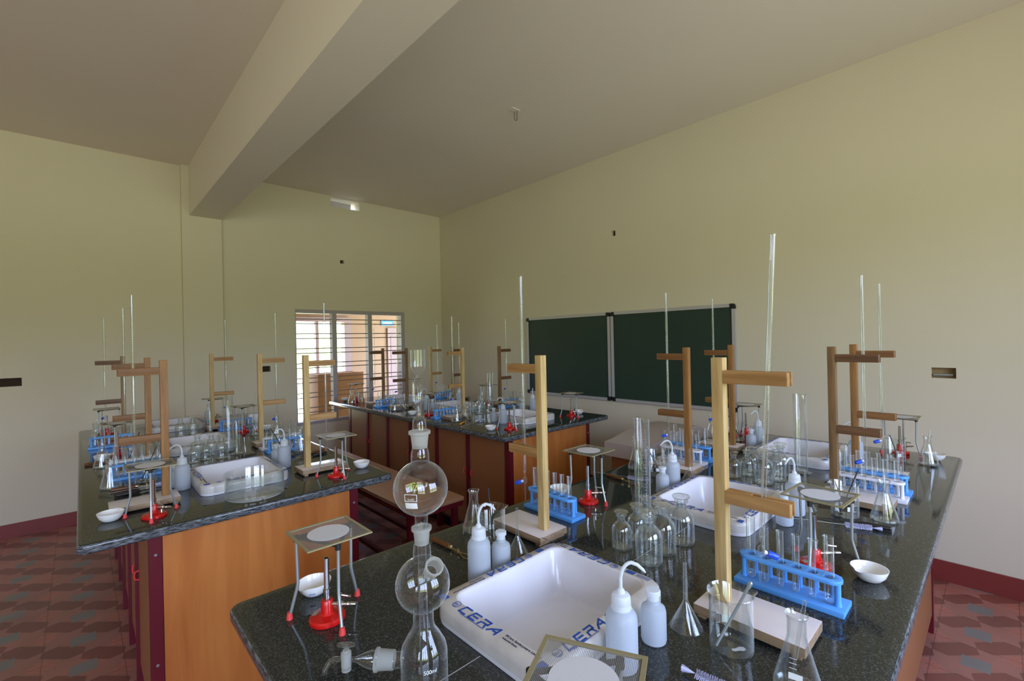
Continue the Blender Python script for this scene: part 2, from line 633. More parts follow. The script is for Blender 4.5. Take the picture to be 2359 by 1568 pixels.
def strokes(bm, polys, w, z=0.0, h=0.0004):
    """Flat lettering strokes of width w along polylines in the xy plane."""
    for pl in polys:
        for a, b in zip(pl, pl[1:]):
            a, b = Vector((a[0], a[1], 0)), Vector((b[0], b[1], 0))
            d = (b - a).normalized()
            n = Vector((-d.y, d.x, 0)) * w / 2
            e = d * w * 0.35
            q = [a - e - n, b + e - n, b + e + n, a - e + n]
            lo = [bm.verts.new((p.x, p.y, z)) for p in q]
            hi = [bm.verts.new((p.x, p.y, z + h)) for p in q]
            bm.faces.new(hi)
            bm.faces.new(lo[::-1])
            for k in range(4):
                bm.faces.new((lo[k], lo[(k + 1) % 4], hi[(k + 1) % 4], hi[k]))


# ------------------------------------------------------------------ things
def empty(name, loc=(0, 0, 0), rz=0.0):
    o = bpy.data.objects.new(name, None)
    o.empty_display_size = 0.05
    COL.objects.link(o)
    o.location = loc
    o.rotation_euler = (0, 0, rz)
    return o


def tag(o, label, cat, group=None):
    o['label'] = label
    o['category'] = cat
    if group:
        o['group'] = group
    return o


def structure(o):
    o['kind'] = 'structure'
    return o


def dup(o, parent=None):
    c = o.copy()
    COL.objects.link(c)
    if parent is not None:
        c.parent = parent
    for ch in list(o.children):
        dup(ch, c)
    return c


PROTO, USED = {}, set()
BUILD = {}


def put(kind, x, y, label, cat, group, z=TB, rz=0.0, tilt=None, scale=None):
    """The first of a kind is the built thing itself; every later one a copy of it and of its parts."""
    if kind not in PROTO:
        PROTO[kind] = BUILD[kind]()
    o = PROTO[kind] if kind not in USED else dup(PROTO[kind])
    USED.add(kind)
    o.location = (x, y, z)
    o.rotation_euler = (0, 0, rz) if tilt is None else tilt
    o.scale = scale or (1, 1, 1)
    return tag(o, label, cat, group)


# ---- burette stand: local +x is the way the arms point
def build_stand(post_m, arm_m):
    def f():
        r = empty('burette_stand')
        bm = bmesh.new()
        box(bm, -0.045, 0.185, -0.065, 0.065, 0.008, 0.030)
        bevel(bm, 0.003)
        b = finish(bm, [M['board'], M['boardside']], 'base_board', r)
        for p in b.data.polygons:
            p.material_index = 0 if p.normal.z > 0.5 else 1
        for sx in (-0.036, 0.158):
            bm = bmesh.new()
            box(bm, sx, sx + 0.018, -0.06, 0.06, 0.0, 0.0079)
            finish(bm, M['boardside'], 'foot_batten', r)
        bm = bmesh.new()
        box(bm, -0.0135, 0.0135, -0.0135, 0.0135, 0.0302, 0.605)
        bevel(bm, 0.0015)
        finish(bm, post_m, 'post', r)
        for z in (0.265, 0.545):
            lp = [(0.0137, -0.0145), (0.148, -0.0145), (0.151, -0.012), (0.151, -0.007), (0.146, -0.0062), (0.068, -0.0062), (0.068, 0.0062),
                  (0.146, 0.0062), (0.151, 0.007), (0.151, 0.012), (0.148, 0.0145), (0.0137, 0.0145)]
            me = plate([lp], 0.030, 0.001, 1)
            me.transform(Matrix.Translation((0, 0, z)))
            link('clamp_arm', me, arm_m, r)
        return r
    return f


BUILD['stand_pine'] = build_stand(M['pine'], M['pineh'])
BUILD['stand_teak'] = build_stand(M['teak'], M['teakh'])
BUILD['stand_brown'] = build_stand(M['brown'], M['brownh'])


def build_burette():
    r = empty('burette')
    bm = bmesh.new()
    lathe(bm, [(0.0056, 0.205), (0.0056, 0.872), (0.0068, 0.8745), (0.0068, 0.877), (0.0045, 0.8765), (0.0045, 0.21)], 14)
    lathe(bm, [(0.0056, 0.205), (0.0030, 0.195), (0.0028, 0.186), (0.0075, 0.180), (0.0075, 0.166), (0.0028, 0.160), (0.0026, 0.120), (0.0012, 0.100)], 12)
    finish(bm, M['tubeglass'], 'graduated_tube', r)
    bm = bmesh.new()
    for k in range(100):
        z = 0.30 + k * 0.0053
        a = 0.40 if k % 10 else 0.9
        n = 3
        vs = []
        for j in range(n + 1):
            t = -a + 2 * a * j / n
            vs.append((bm.verts.new((0.00585 * cos(t), 0.00585 * sin(t), z)), bm.verts.new((0.00585 * cos(t), 0.00585 * sin(t), z + 0.0007))))
        for p, q in zip(vs, vs[1:]):
            bm.faces.new((p[0], q[0], q[1], p[1]))
    finish(bm, M['darkink'], 'graduation_marks', r)
    bm = bmesh.new()
    for j in range(4):
        t0, t1 = 2.55 + j * 0.25, 2.80 + j * 0.25
        q = [(0.0043 * cos(t), 0.0043 * sin(t), z) for t, z in ((t0, 0.23), (t1, 0.23), (t1, 0.82), (t0, 0.82))]
        bm.faces.new([bm.verts.new(p) for p in q])
    finish(bm, M['enamel'], 'enamel_backing', r)
    bm = bmesh.new()
    for k in range(52):
        z = 0.25 + k * 0.0105
        q = [(0.00590 * cos(t), 0.00590 * sin(t), zz) for t, zz in ((-1.5, z), (-1.15, z), (-1.15, z + 0.004), (-1.5, z + 0.004))]
        bm.faces.new([bm.verts.new(p) for p in q])
    finish(bm, M['amber'], 'amber_figures', r)
    bm = bmesh.new()
    d = Vector((0.55, -0.75, -0.32)).normalized()
    p0 = Vector((0, 0, 0.173))
    lathe(bm, [(0.0, 0.006), (0.0045, 0.006), (0.0045, 0.013), (0.0, 0.013)], 12, align(p0, d))
    finish(bm, M['rackwhite'], 'stopcock_collar', r)
    bm = bmesh.new()
    lathe(bm, [(0.0, 0.0135), (0.0072, 0.0135), (0.0078, 0.016), (0.0072, 0.034), (0.006, 0.036), (0.0, 0.036)], 12, align(p0, d))
    finish(bm, M['knob'], 'stopcock_knob', r)
    return r


BUILD['burette'] = build_burette


def build_rack(mat):
    def f():
        r = empty('test_tube_rack')
        bm = bmesh.new()
        box(bm, -0.122, 0.122, -0.040, 0.040, 0.0, 0.013)
        bevel(bm, 0.002)
        finish(bm, mat, 'base', r)
        holes = [circle(-0.0875 + 0.035 * k, -0.010, 0.0115) for k in range(6)]
        out = [(0.085 + 0.026 * cos(a), -0.010 + 0.026 * sin(a)) for a in [radians(-90 + 15 * k) for k in range(13)]]
        out += [(-0.085 + 0.026 * cos(a), -0.010 + 0.026 * sin(a)) for a in [radians(90 + 15 * k) for k in range(13)]]
        out = [(p[0] * 1.04, p[1]) for p in out]
        me = plate([out] + holes, 0.009, 0.0012, 1)
        me.transform(Matrix.Translation((0, 0, 0.068)))
        link('top_plate', me, mat, r)
        for s in (-1, 1):
            bm = bmesh.new()
            tube(bm, [(s * 0.1045, -0.010, 0.0132), (s * 0.1045, -0.010, 0.024), (s * 0.1045, -0.010, 0.0679)], [0.008, 0.0068, 0.0068], 12)
            finish(bm, mat, 'end_post', r)
        for k in range(6):
            bm = bmesh.new()
            tube(bm, [(-0.0875 + 0.035 * k, 0.024, 0.0132), (-0.0875 + 0.035 * k, 0.024, 0.066)], [0.006, 0.005], 10)
            finish(bm, mat, 'drying_peg', r)
        return r
    return f


BUILD['rack_blue'] = build_rack(M['rackblue'])
BUILD['rack_white'] = build_rack(M['rackwhite'])


def build_tube(rad, h):
    def f():
        t = 0.0009
        bm = bmesh.new()
        pr = [(0.0, 0.0), (rad * 0.5, rad * 0.13), (rad * 0.87, rad * 0.5), (rad, rad), (rad, h - 0.003), (rad + 0.0012, h - 0.001), (rad + 0.001, h),
              (rad - t, h - 0.001), (rad - t, rad), (rad * 0.8, rad * 0.55), (rad * 0.4, rad * 0.2), (0, 0.0012)]
        lathe(bm, pr, 14)
        return finish(bm, M['tubeglass'], 'test_tube')
    return f


BUILD['tube'] = build_tube(0.0080, 0.143)
BUILD['bigtube'] = build_tube(0.0108, 0.160)


def build_tripod():
    r = empty('tripod_stand')
    A = [radians(90 + 120 * k) for k in range(3)]
    c = [Vector((0.075 * cos(a), 0.075 * sin(a), 0.194)) for a in A]
    bm = bmesh.new()
    for k in range(3):
        tube(bm, [c[k], c[(k + 1) % 3]], 0.0042, 8)
    for p in c:
        lathe(bm, [(0, -0.009), (0.0065, -0.009), (0.0065, 0.0045), (0, 0.0045)], 10, Matrix.Translation(p))
    finish(bm, M['blackiron'], 'ring_triangle', r)
    for k, a in enumerate(A):
        bm = bmesh.new()
        d = Vector((cos(a), sin(a), 0))
        tube(bm, [c[k] + Vector((0, 0, -0.0095)), d * 0.073 + Vector((0, 0, 0.085)), d * 0.0755 + Vector((0, 0, 0.072)), d * 0.092 + Vector((0, 0, 0.010))], 0.0038, 10)
        l = finish(bm, M['steel'], 'leg', r)
        bm = bmesh.new()
        lathe(bm, [(0, 0), (0.0078, 0), (0.0055, 0.016), (0, 0.016)], 10, Matrix.Translation(d * 0.0935))
        finish(bm, M['redcap'], 'foot_cap', l)
    return r


BUILD['tripod'] = build_tripod


def build_gauze():
    r = empty('wire_gauze')
    bm = bmesh.new()
    box(bm, -0.0688, 0.0688, -0.0688, 0.0688, 0.0012, 0.0020)
    finish(bm, M['gauze'], 'wire_mesh', r, False)
    bm = bmesh.new()
    for s in (-1, 1):
        box(bm, -0.076, 0.076, s * 0.0725 - 0.0035, s * 0.0725 + 0.0035, 0.0, 0.0034)
        box(bm, s * 0.0725 - 0.0035, s * 0.0725 + 0.0035, -0.069, 0.069, 0.0, 0.0034)
    finish(bm, M['gframe'], 'folded_edge', r, False)
    bm = bmesh.new()
    lathe(bm, [(0, 0.0021), (0.0478, 0.0021), (0.0478, 0.0027), (0.0, 0.0027)], 40)
    lathe(bm, [(0, 0.0005), (0.0478, 0.0005), (0.0478, 0.0011), (0.0, 0.0011)], 40)
    finish(bm, M['ceramic'], 'ceramic_disc', r, True, 30)
    return r


BUILD['gauze'] = build_gauze


def build_bunsen():
    r = empty('bunsen_burner')
    bm = bmesh.new()
    lathe(bm, [(0, 0), (0.039, 0), (0.041, 0.002), (0.041, 0.009), (0.038, 0.013), (0.017, 0.017), (0.0145, 0.020), (0.0135, 0.048), (0.012, 0.050), (0.0, 0.050)], 32)
    finish(bm, M['red'], 'base', r)
    bm = bmesh.new()
    lathe(bm, [(0, 0.0502), (0.0075, 0.0502), (0.0075, 0.066), (0.0085, 0.067), (0.0085, 0.075), (0.0064, 0.076), (0.0064, 0.147), (0.0050, 0.147), (0.0050, 0.080), (0, 0.080)], 18)
    finish(bm, M['chrome'], 'barrel', r)
    bm = bmesh.new()
    p = Vector((0.0138, 0, 0.038))
    lathe(bm, [(0, 0), (0.0045, 0.0), (0.0045, 0.010), (0.0065, 0.012), (0.0065, 0.024), (0.0042, 0.026), (0.0038, 0.034), (0.0052, 0.036), (0.0038, 0.040), (0.0052, 0.042), (0.0036, 0.056), (0, 0.056)], 12, align(p, (1, 0, 0)))
    finish(bm, M['chrome'], 'gas_inlet', r)
    bm = bmesh.new()
    lathe(bm, [(0, 0), (0.0035, 0), (0.0035, 0.012), (0.0048, 0.013), (0.0048, 0.018), (0, 0.018)], 10, Matrix.Translation((0.032, 0, 0.045)))
    tube(bm, [(0.032, 0, 0.060), (0.058, 0, 0.056)], 0.0028, 8)
    tube(bm, [(0.030, 0, 0.030), (0.030, 0, 0.018)], 0.004, 10)
    finish(bm, M['chrome'], 'gas_tap', r)
    bm = bmesh.new()
    for x in (0,):
        v = [bm.verts.new(q) for q in ((-0.034, -0.010, 0.01445), (-0.022, -0.010, 0.01665), (-0.022, 0.008, 0.01665), (-0.034, 0.008, 0.01445))]
        bm.faces.new(v)
    finish(bm, M['label'], 'sticker', r, False)
    return r


BUILD['bunsen'] = build_bunsen


def build_dish(mark):
    def f():
        r = empty('evaporating_dish')
        bm = bmesh.new()
        R, h = 0.042, 0.034
        pr = [(0, 0), (0.016, 0.0), (0.026, 0.004), (0.036, 0.016), (0.0405, 0.028), (R, h), (R - 0.0018, h), (0.038, 0.027), (0.0335, 0.016), (0.024, 0.006), (0, 0.003)]
        rg = lathe(bm, pr, 40)
        for ring, amt in ((rg[5], 0.010), (rg[6], 0.010), (rg[4], 0.004), (rg[7], 0.004)):
            for k, v in enumerate(ring):
                a = 2 * pi * k / 40
                d = min(a, 2 * pi - a)
                w = max(0.0, 1 - (d / 0.36) ** 2)
                v.co.x += amt * w
                v.co.z -= 0.001 * w
        finish(bm, M['porcelain'], 'bowl', r, True, 60)
        if mark:
            bm = bmesh.new()
            for tri in (((-0.006, 0), (0.006, 0)), ((0.006, 0), (0, 0.009)), ((0, 0.009), (-0.006, 0)), ((-0.003, 0.002), (0.004, 0.003))):
                strokes(bm, [tri], 0.002, 0, 0.0003)
            o = finish(bm, M['blueink'], 'maker_mark', r, False)
            o.matrix_local = Matrix.Rotation(radians(31), 4, 'Z') @ Matrix.Translation((0.0366, 0, 0.0163)) @ Matrix.Rotation(radians(90), 4, 'Z') @ Matrix.Rotation(radians(69), 4, 'X')
        return r
    return f


BUILD['dish'] = build_dish(False)
BUILD['dishmark'] = build_dish(True)


def build_erlenmeyer():
    r = empty('conical_flask')
    bm = bmesh.new()
    lathe(bm, [(0, 0), (0.036, 0), (0.0405, 0.005), (0.0400, 0.015), (0.0175, 0.094), (0.0158, 0.103), (0.0158, 0.132), (0.0185, 0.138), (0.0200, 0.141), (0.0192, 0.143),
               (0.0172, 0.141), (0.0140, 0.132), (0.0140, 0.103), (0.0158, 0.094), (0.0382, 0.016), (0.0385, 0.008), (0.035, 0.004), (0, 0.004)], 32)
    finish(bm, M['glass'], 'body', r)
    bm = bmesh.new()
    sl = atan2(0.0225, 0.079)
    box(bm, -0.011, 0.011, -0.005, 0.005, 0.0, 0.0003)
    for y in (0.012, 0.020, 0.028):
        box(bm, -0.010, 0.002, y, y + 0.0008, 0, 0.0003)
    o = finish(bm, M['ink'], 'printed_scale', r, False)
    o.matrix_local = Matrix.Translation((0.0322, 0, 0.044)) @ Matrix.Rotation(-sl, 4, 'Y') @ Matrix.Rotation(radians(90), 4, 'Z') @ Matrix.Rotation(radians(90), 4, 'X')
    return r


BUILD['flask'] = build_erlenmeyer


def build_beaker():
    r = empty('beaker')
    bm = bmesh.new()
    R = 0.0425
    rg = lathe(bm, [(0, 0), (0.037, 0), (0.0415, 0.004), (R, 0.010), (R, 0.114), (R + 0.0035, 0.1195), (R + 0.0025, 0.1212), (R - 0.0018, 0.114), (R - 0.0018, 0.010), (0.037, 0.0035), (0, 0.003)], 40)
    for ring, amt in ((rg[4], 0.002), (rg[5], 0.010), (rg[6], 0.010), (rg[7], 0.002)):
        for k, v in enumerate(ring):
            a = 2 * pi * k / 40
            d = min(a, 2 * pi - a)
            w = max(0.0, 1 - (d / 0.32) ** 2)
            v.co.x += amt * w
    finish(bm, M['glass'], 'body', r)
    bm = bmesh.new()

    def onwall(a, z):
        return ((R + 0.0003) * cos(a), (R + 0.0003) * sin(a), z)
    for z in (0.030, 0.050, 0.070, 0.090):
        for j in range(3):
            a0, a1 = 1.7 + 0.09 * j, 1.79 + 0.09 * j
            bm.faces.new([bm.verts.new(onwall(*q)) for q in ((a0, z), (a1, z), (a1, z + 0.0009), (a0, z + 0.0009))])
    for j in range(4):
        a0, a1 = 1.25 + 0.09 * j, 1.34 + 0.09 * j
        bm.faces.new([bm.verts.new(onwall(*q)) for q in ((a0, 0.030), (a1, 0.030), (a1, 0.046), (a0, 0.046))])
    for a0 in (1.69,):
        bm.faces.new([bm.verts.new(onwall(*q)) for q in ((a0, 0.030), (a0 + 0.02, 0.030), (a0 + 0.02, 0.091), (a0, 0.091))])
    for z, t in ((0.028, '100'), (0.048, '200'), (0.068, '300'), (0.088, '400')):
        me = text_mesh(t, 0.0075)
        b2 = bmesh.new()
        b2.from_mesh(me)
        for v in b2.verts:
            a = 2.02 + v.co.x / R
            v.co = Vector(onwall(a, z + v.co.y)) * 1.0
        b2.to_mesh(me)
        b2.free()
        bm.from_mesh(me)
        bpy.data.meshes.remove(me)
    finish(bm, M['ink'], 'printed_scale', r, False)
    return r


BUILD['beaker'] = build_beaker


def build_bottle():
    r = empty('reagent_bottle')
    bm = bmesh.new()
    lathe(bm, [(0, 0.002), (0.024, 0), (0.0285, 0.002), (0.030, 0.006), (0.030, 0.058), (0.0275, 0.070), (0.020, 0.079), (0.0125, 0.084), (0.0118, 0.090), (0.0118, 0.099), (0.0165, 0.1015), (0.0165, 0.1045),
               (0.0100, 0.1045), (0.0096, 0.086), (0.018, 0.077), (0.0255, 0.068), (0.0278, 0.058), (0.0278, 0.008), (0.024, 0.004), (0, 0.005)], 28)
    finish(bm, M['thick'], 'body', r)
    bm = bmesh.new()
    lathe(bm, [(0, 0.090), (0.0076, 0.090), (0.0094, 0.1046), (0.0085, 0.107), (0.012, 0.110), (0.0195, 0.1115), (0.0215, 0.114), (0.0195, 0.117), (0.010, 0.118), (0, 0.1182)], 24)
    finish(bm, M['thick'], 'stopper', r)
    return r


BUILD['bottle'] = build_bottle


def build_wash():
    r = empty('wash_bottle')
    bm = bmesh.new()
    lathe(bm, [(0, 0.002), (0.026, 0), (0.030, 0.003), (0.0315, 0.008), (0.0315, 0.095), (0.030, 0.106), (0.025, 0.114), (0.0195, 0.117), (0.0190, 0.1178), (0, 0.1178)], 32)
    finish(bm, M['ldpe'], 'body', r)
    bm = bmesh.new()
    lathe(bm, [(0, 0.118), (0.0195, 0.118), (0.0205, 0.120), (0.0190, 0.129), (0.0195, 0.130), (0.0185, 0.142), (0.0165, 0.146), (0.0085, 0.149), (0.0070, 0.155), (0.0045, 0.158), (0, 0.158)], 28)
    finish(bm, M['cap'], 'cap', r)
    bm = bmesh.new()
    pts = [(0, 0, 0.1582), (0, 0, 0.178)] + arc((0, 0, 0.178), (0.004, 0, 0.206), (0.022, 0, 0.208), 7)[1:] + [(0.034, 0, 0.203), (0.046, 0, 0.192), (0.050, 0, 0.187)]
    tube(bm, pts, [0.0036] * (len(pts) - 2) + [0.0030, 0.0014], 10)
    finish(bm, M['cap'], 'delivery_tube', r)
    return r


BUILD['wash'] = build_wash


def build_small():
    r = empty('plastic_bottle')
    bm = bmesh.new()
    lathe(bm, [(0, 0.002), (0.021, 0), (0.0255, 0.003), (0.0268, 0.008), (0.0268, 0.066), (0.0245, 0.075), (0.0165, 0.081), (0.0135, 0.083), (0.0130, 0.090), (0, 0.090)], 28)
    finish(bm, M['ldpe'], 'body', r)
    bm = bmesh.new()
    lathe(bm, [(0, 0.0902), (0.0122, 0.0902), (0.0122, 0.100), (0.0160, 0.102), (0.0160, 0.110), (0.0145, 0.112), (0, 0.112)], 24)
    finish(bm, M['cap'], 'cap', r)
    return r


BUILD['small'] = build_small


def build_funnel():
    bm = bmesh.new()
    lathe(bm, [(0.0350, 0.0), (0.0358, 0.0012), (0.0340, 0.004), (0.0068, 0.056), (0.0050, 0.062), (0.0042, 0.145), (0.0028, 0.145), (0.0032, 0.062), (0.0052, 0.056), (0.0322, 0.004), (0.0350, 0.0)], 28)
    return finish(bm, M['glass'], 'glass_funnel')


BUILD['funnel'] = build_funnel


def build_cyl(h, rad):
    def f():
        r = empty('measuring_cylinder')
        bm = bmesh.new()
        lathe(bm, [(0, 0.008), (rad * 0.9, 0.008), (rad, 0.014), (rad, h - 0.004), (rad + 0.004, h), (rad + 0.001, h), (rad - 0.0016, h - 0.006), (rad - 0.0016, 0.015), (0, 0.011)], 24)
        finish(bm, M['glass'], 'body', r)
        bm = bmesh.new()
        lathe(bm, [(0, 0), (rad + 0.018, 0), (rad + 0.019, 0.004), (rad + 0.004, 0.0068), (rad * 0.9, 0.0078), (0, 0.0078)], 6)
        finish(bm, M['thick'], 'foot', r, False)
        bm = bmesh.new()
        n = int((h - 0.08) / 0.012)
        for k in range(n):
            z = 0.05 + k * 0.012
            a1 = 0.3 if k % 5 else 0.6
            for j in range(3):
                t0, t1 = a1 * j / 3, a1 * (j + 1) / 3
                R = rad + 0.0003
                bm.faces.new([bm.verts.new((R * cos(t), R * sin(t), q)) for t, q in ((t0, z), (t1, z), (t1, z + 0.0011), (t0, z + 0.0011))])
        finish(bm, M['ink'], 'graduation_marks', r, False)
        return r
    return f


BUILD['cylbig'] = build_cyl(0.375, 0.028)
BUILD['cylmid'] = build_cyl(0.22, 0.0185)
BUILD['cylslim'] = build_cyl(0.170, 0.0080)


def build_dropper():
    bm = bmesh.new()
    tube(bm, [(0, 0, 0), (0, 0, 0.05), (0, 0, 0.056), (0, 0, 0.150), (0, 0, 0.152), (0, 0, 0.168)], [0.0012, 0.0018, 0.0036, 0.0036, 0.0028, 0.0034], 10)
    return finish(bm, M['dropper'], 'glass_dropper')


BUILD['dropper'] = build_dropper


def build_spoon():
    r = empty('deflagrating_spoon')
    bm = bmesh.new()
    tube(bm, [(0, 0, 0.010), (0, 0, 0.175)], 0.0022, 8)
    finish(bm, M['blackiron'], 'rod', r)
    bm = bmesh.new()
    lathe(bm, [(0, 0), (0.005, 0.001), (0.008, 0.005), (0.009, 0.0097), (0.0078, 0.0097), (0.005, 0.004), (0, 0.003)], 14)
    finish(bm, M['chrome'], 'cup', r)
    return r


BUILD['spoon'] = build_spoon


def build_rod():
    bm = bmesh.new()
    tube(bm, [(0, 0, 0), (0, 0, 0.002), (0, 0, 0.138), (0, 0, 0.141), (0, 0.0, 0.151), (0, 0, 0.154)], [0.001, 0.0030, 0.0030, 0.0042, 0.0046, 0.002], 10)
    return finish(bm, M['steel'], 'spatula')


BUILD['spatula'] = build_rod


def build_holder(wm):
    def f():
        r = empty('test_tube_holder')
        bm = bmesh.new()
        tube(bm, [(-0.095, 0, 0.009), (-0.092, 0, 0.009), (-0.05, 0, 0.009), (-0.012, 0, 0.009), (-0.006, 0, 0.009)], [0.006, 0.0088, 0.0075, 0.0088, 0.007], 12)
        finish(bm, wm, 'handle', r)
        bm = bmesh.new()
        lathe(bm, [(0, 0), (0.0072, 0), (0.0072, 0.010), (0.005, 0.011), (0, 0.011)], 12, align((-0.0058, 0, 0.009), (1, 0, 0)))
        for s in (-1, 1):
            tube(bm, [(0.004, s * 0.002, 0.008), (0.03, s * 0.003, 0.006), (0.05, s * 0.002, 0.006), (0.065, s * 0.009, 0.005), (0.08, s * 0.010, 0.004), (0.095, s * 0.004, 0.0035)], 0.0016, 6)
        lathe(bm, [(0, -0.004), (0.0045, -0.004), (0.0045, 0.008), (0, 0.008)], 10, Matrix.Translation((0.036, 0, 0.006)))
        finish(bm, M['brass'], 'wire_clamp', r)
        return r
    return f


BUILD['holder'] = build_holder(M['orangewood'])
BUILD['holderyellow'] = build_holder(M['yellowwood'])


def build_file():
    r = empty('triangular_file')
    bm = bmesh.new()
    tube(bm, [(0, 0, 0.0085), (0.004, 0, 0.0085), (0.05, 0, 0.0085), (0.088, 0, 0.0085), (0.092, 0, 0.0085)], [0.005, 0.0078, 0.0085, 0.0072, 0.004], 12)
    finish(bm, M['blackhandle'], 'handle', r)
    bm = bmesh.new()
    tube(bm, [(-0.0005, 0, 0.008), (-0.06, 0, 0.006), (-0.115, 0, 0.0025)], [0.0042, 0.0036, 0.0012], 3)
    finish(bm, M['blackiron'], 'blade', r, False)
    return r


BUILD['file'] = build_file


def build_brush():
    r = empty('test_tube_brush')
    bm = bmesh.new()
    pts = [(-0.145, 0, 0.010), (-0.02, 0, 0.010), (0.075, 0, 0.010)]
    tube(bm, pts, 0.0012, 6)
    lp = [(-0.151 + 0.006 * cos(a), 0.004 * sin(a), 0.010) for a in [2 * pi * k / 12 for k in range(13)]]
    tube(bm, lp, 0.0009, 5)
    finish(bm, M['steel'], 'twisted_wire', r)
    bm = bmesh.new()
    rnd = random.Random(4)
    for k in range(260):
        x = 0.075 * k / 260
        a = k * 2.399
        R = 0.0085 + 0.0012 * rnd.random()
        d = Vector((0, cos(a), sin(a)))
        t = Vector((0.0006, 0, 0))
        n = Vector((0, -sin(a), cos(a))) * 0.0004
        p = Vector((x, 0, 0.010))
        q = p + d * R + Vector((rnd.uniform(-.001, .001), 0, 0))
        bm.faces.new([bm.verts.new(v) for v in (p - t - n, p + t + n, q + t + n, q - t - n)])
    finish(bm, M['bristle'], 'bristles', r, False)
    bm = bmesh.new()
    for k in range(40):
        a = k * 2.399
        d = Vector((0.026, 0.008 * cos(a) * sqrt((k + 1) / 40), 0.008 * sin(a) * sqrt((k + 1) / 40)))
        p = Vector((0.0752, 0, 0.010))
        n = Vector((0, -sin(a), cos(a))) * 0.0006
        bm.faces.new([bm.verts.new(v) for v in (p - n, p + n, p + d + n, p + d - n)])
    finish(bm, M['bristle'], 'end_tuft', r, False)
    return r


BUILD['brush'] = build_brush


def ring_loft(bm, loops, close_first=True, close_last=True):
    rs = [[bm.verts.new(p) for p in lp] for lp in loops]
    n = len(rs[0])
    for a, b in zip(rs, rs[1:]):
        for k in range(n):
            bm.faces.new((a[k], a[(k + 1) % n], b[(k + 1) % n], b[k]))
    if close_first:
        bm.faces.new(rs[0][::-1])
    if close_last:
        bm.faces.new(rs[-1])


def cera_letters(bm):
    h, w, g = 0.020, 0.024, 0.033
    C = [[(1, 1), (.2, 1), (0, 0), (.85, 0)]]
    Ee = [[(1, 1), (.2, 1), (0, 0), (.85, 0)], [(.35, .5), (.9, .5)]]
    Rr = [[(0, 0), (.12, .45)], [(.15, 1), (1, 1), (.95, .5), (.3, .5)], [(.7, .5), (.85, 0)]]
    A = [[(-.1, 0), (.25, .45), (.95, 1), (.9, 0)], [(.45, .35), (.9, .35)]]
    for i, gl in enumerate((C, Ee, Rr, A)):
        strokes(bm, [[(p[0] * w + i * g, p[1] * h) for p in pl] for pl in gl], 0.0048)


def build_sink():
    r = empty('laboratory_sink')
    bm = bmesh.new()

    def lp(w, h, z, rad):
        return [(p[0], p[1], z) for p in rrect(-w / 2, w / 2, -h / 2, h / 2, rad)]
    ring_loft(bm, [lp(.35, .27, -.112, .03), lp(.385, .305, -.095, .035), lp(.385, .305, .0005, .035), lp(.444, .364, .0010, .05), lp(.448, .368, .010, .052), lp(.448, .368, .034, .052),
                   lp(.443, .363, .044, .05), lp(.430, .350, .050, .047), lp(.380, .300, .0515, .036), lp(.370, .290, .047, .034), lp(.356, .276, -.068, .032),
                   lp(.340, .260, -.083, .03), lp(.30, .22, -.088, .03)])
    finish(bm, M['sink'], 'basin', r, True, 50)
    bm = bmesh.new()
    ring_loft(bm, [lp(.4486, .3686, .012, .052), lp(.4486, .3686, .0342, .052), lp(.4436, .3636, .0444, .05), lp(.4303, .3503, .0504, .047), lp(.384, .304, .0519, .037)], False, False)
    finish(bm, M['tape'], 'protective_wrap', r, True, 60)
    zt = 0.0521
    tilt = radians(3.2)
    for ang, dist, along in ((-90, .2135, .030), (180, .1735, .02), (0, .1735, .10), (90, .2135, -.02)):
        mat = Matrix.Rotation(radians(ang), 4, 'Z') @ Matrix.Translation((-along - (.06 if ang in (-90,) else .04), -dist + .002, zt - .0012)) @ Matrix.Rotation(tilt, 4, 'X')
        bm = bmesh.new()
        cera_letters(bm)
        bmesh.ops.transform(bm, matrix=mat, verts=bm.verts[:])
        finish(bm, M['blueink'], 'brand_lettering', r, False)
        bm = bmesh.new()
        m2 = mat @ Matrix.Translation((.140, .010, 0))
        for s, sz, y in (('\u00aeCera Sanitaryware Limited', .0085, .003), ('Industrial Estate', .0065, -.006)):
            me = text_mesh(s, sz, 0.25, 0.0002)
            me.transform(Matrix.Translation((0, y, 0.0003)))
            bm.from_mesh(me)
            bpy.data.meshes.remove(me)
        bmesh.ops.transform(bm, matrix=m2, verts=bm.verts[:])
        finish(bm, M['darkink'], 'small_print', r, False)
        bm = bmesh.new()
        c = [(-.022 + .010 * cos(a), .011 + .010 * sin(a)) for a in [2 * pi * k / 20 for k in range(21)]]
        strokes(bm, [c, [(-.029, .004), (-.015, .004)]], .0012)
        me = text_mesh('ISO', .0085, 0.1, 0.0002)
        me.transform(Matrix.Translation((-.030, .008, 0.0003)))
        bm.from_mesh(me)
        bpy.data.meshes.remove(me)
        b3 = bmesh.new()
        box(b3, -.082, -.058, .000, .017, 0, .0004)
        bmesh.ops.transform(b3, matrix=mat, verts=b3.verts[:])
        finish(b3, M['blueink'], 'blue_print_block', r, False)
        strokes(bm, [[(-.125, .004), (-.09, .004)], [(-.125, .009), (-.09, .009)], [(-.125, .014), (-.09, .014)]] if ang in (180, 90) else [[(.01, -.004), (.09, -.004)]], .0012)
        bmesh.ops.transform(bm, matrix=mat, verts=bm.verts[:])
        finish(bm, M['blueink'], 'printed_emblem', r, False)
    return r


BUILD['sink'] = build_sink


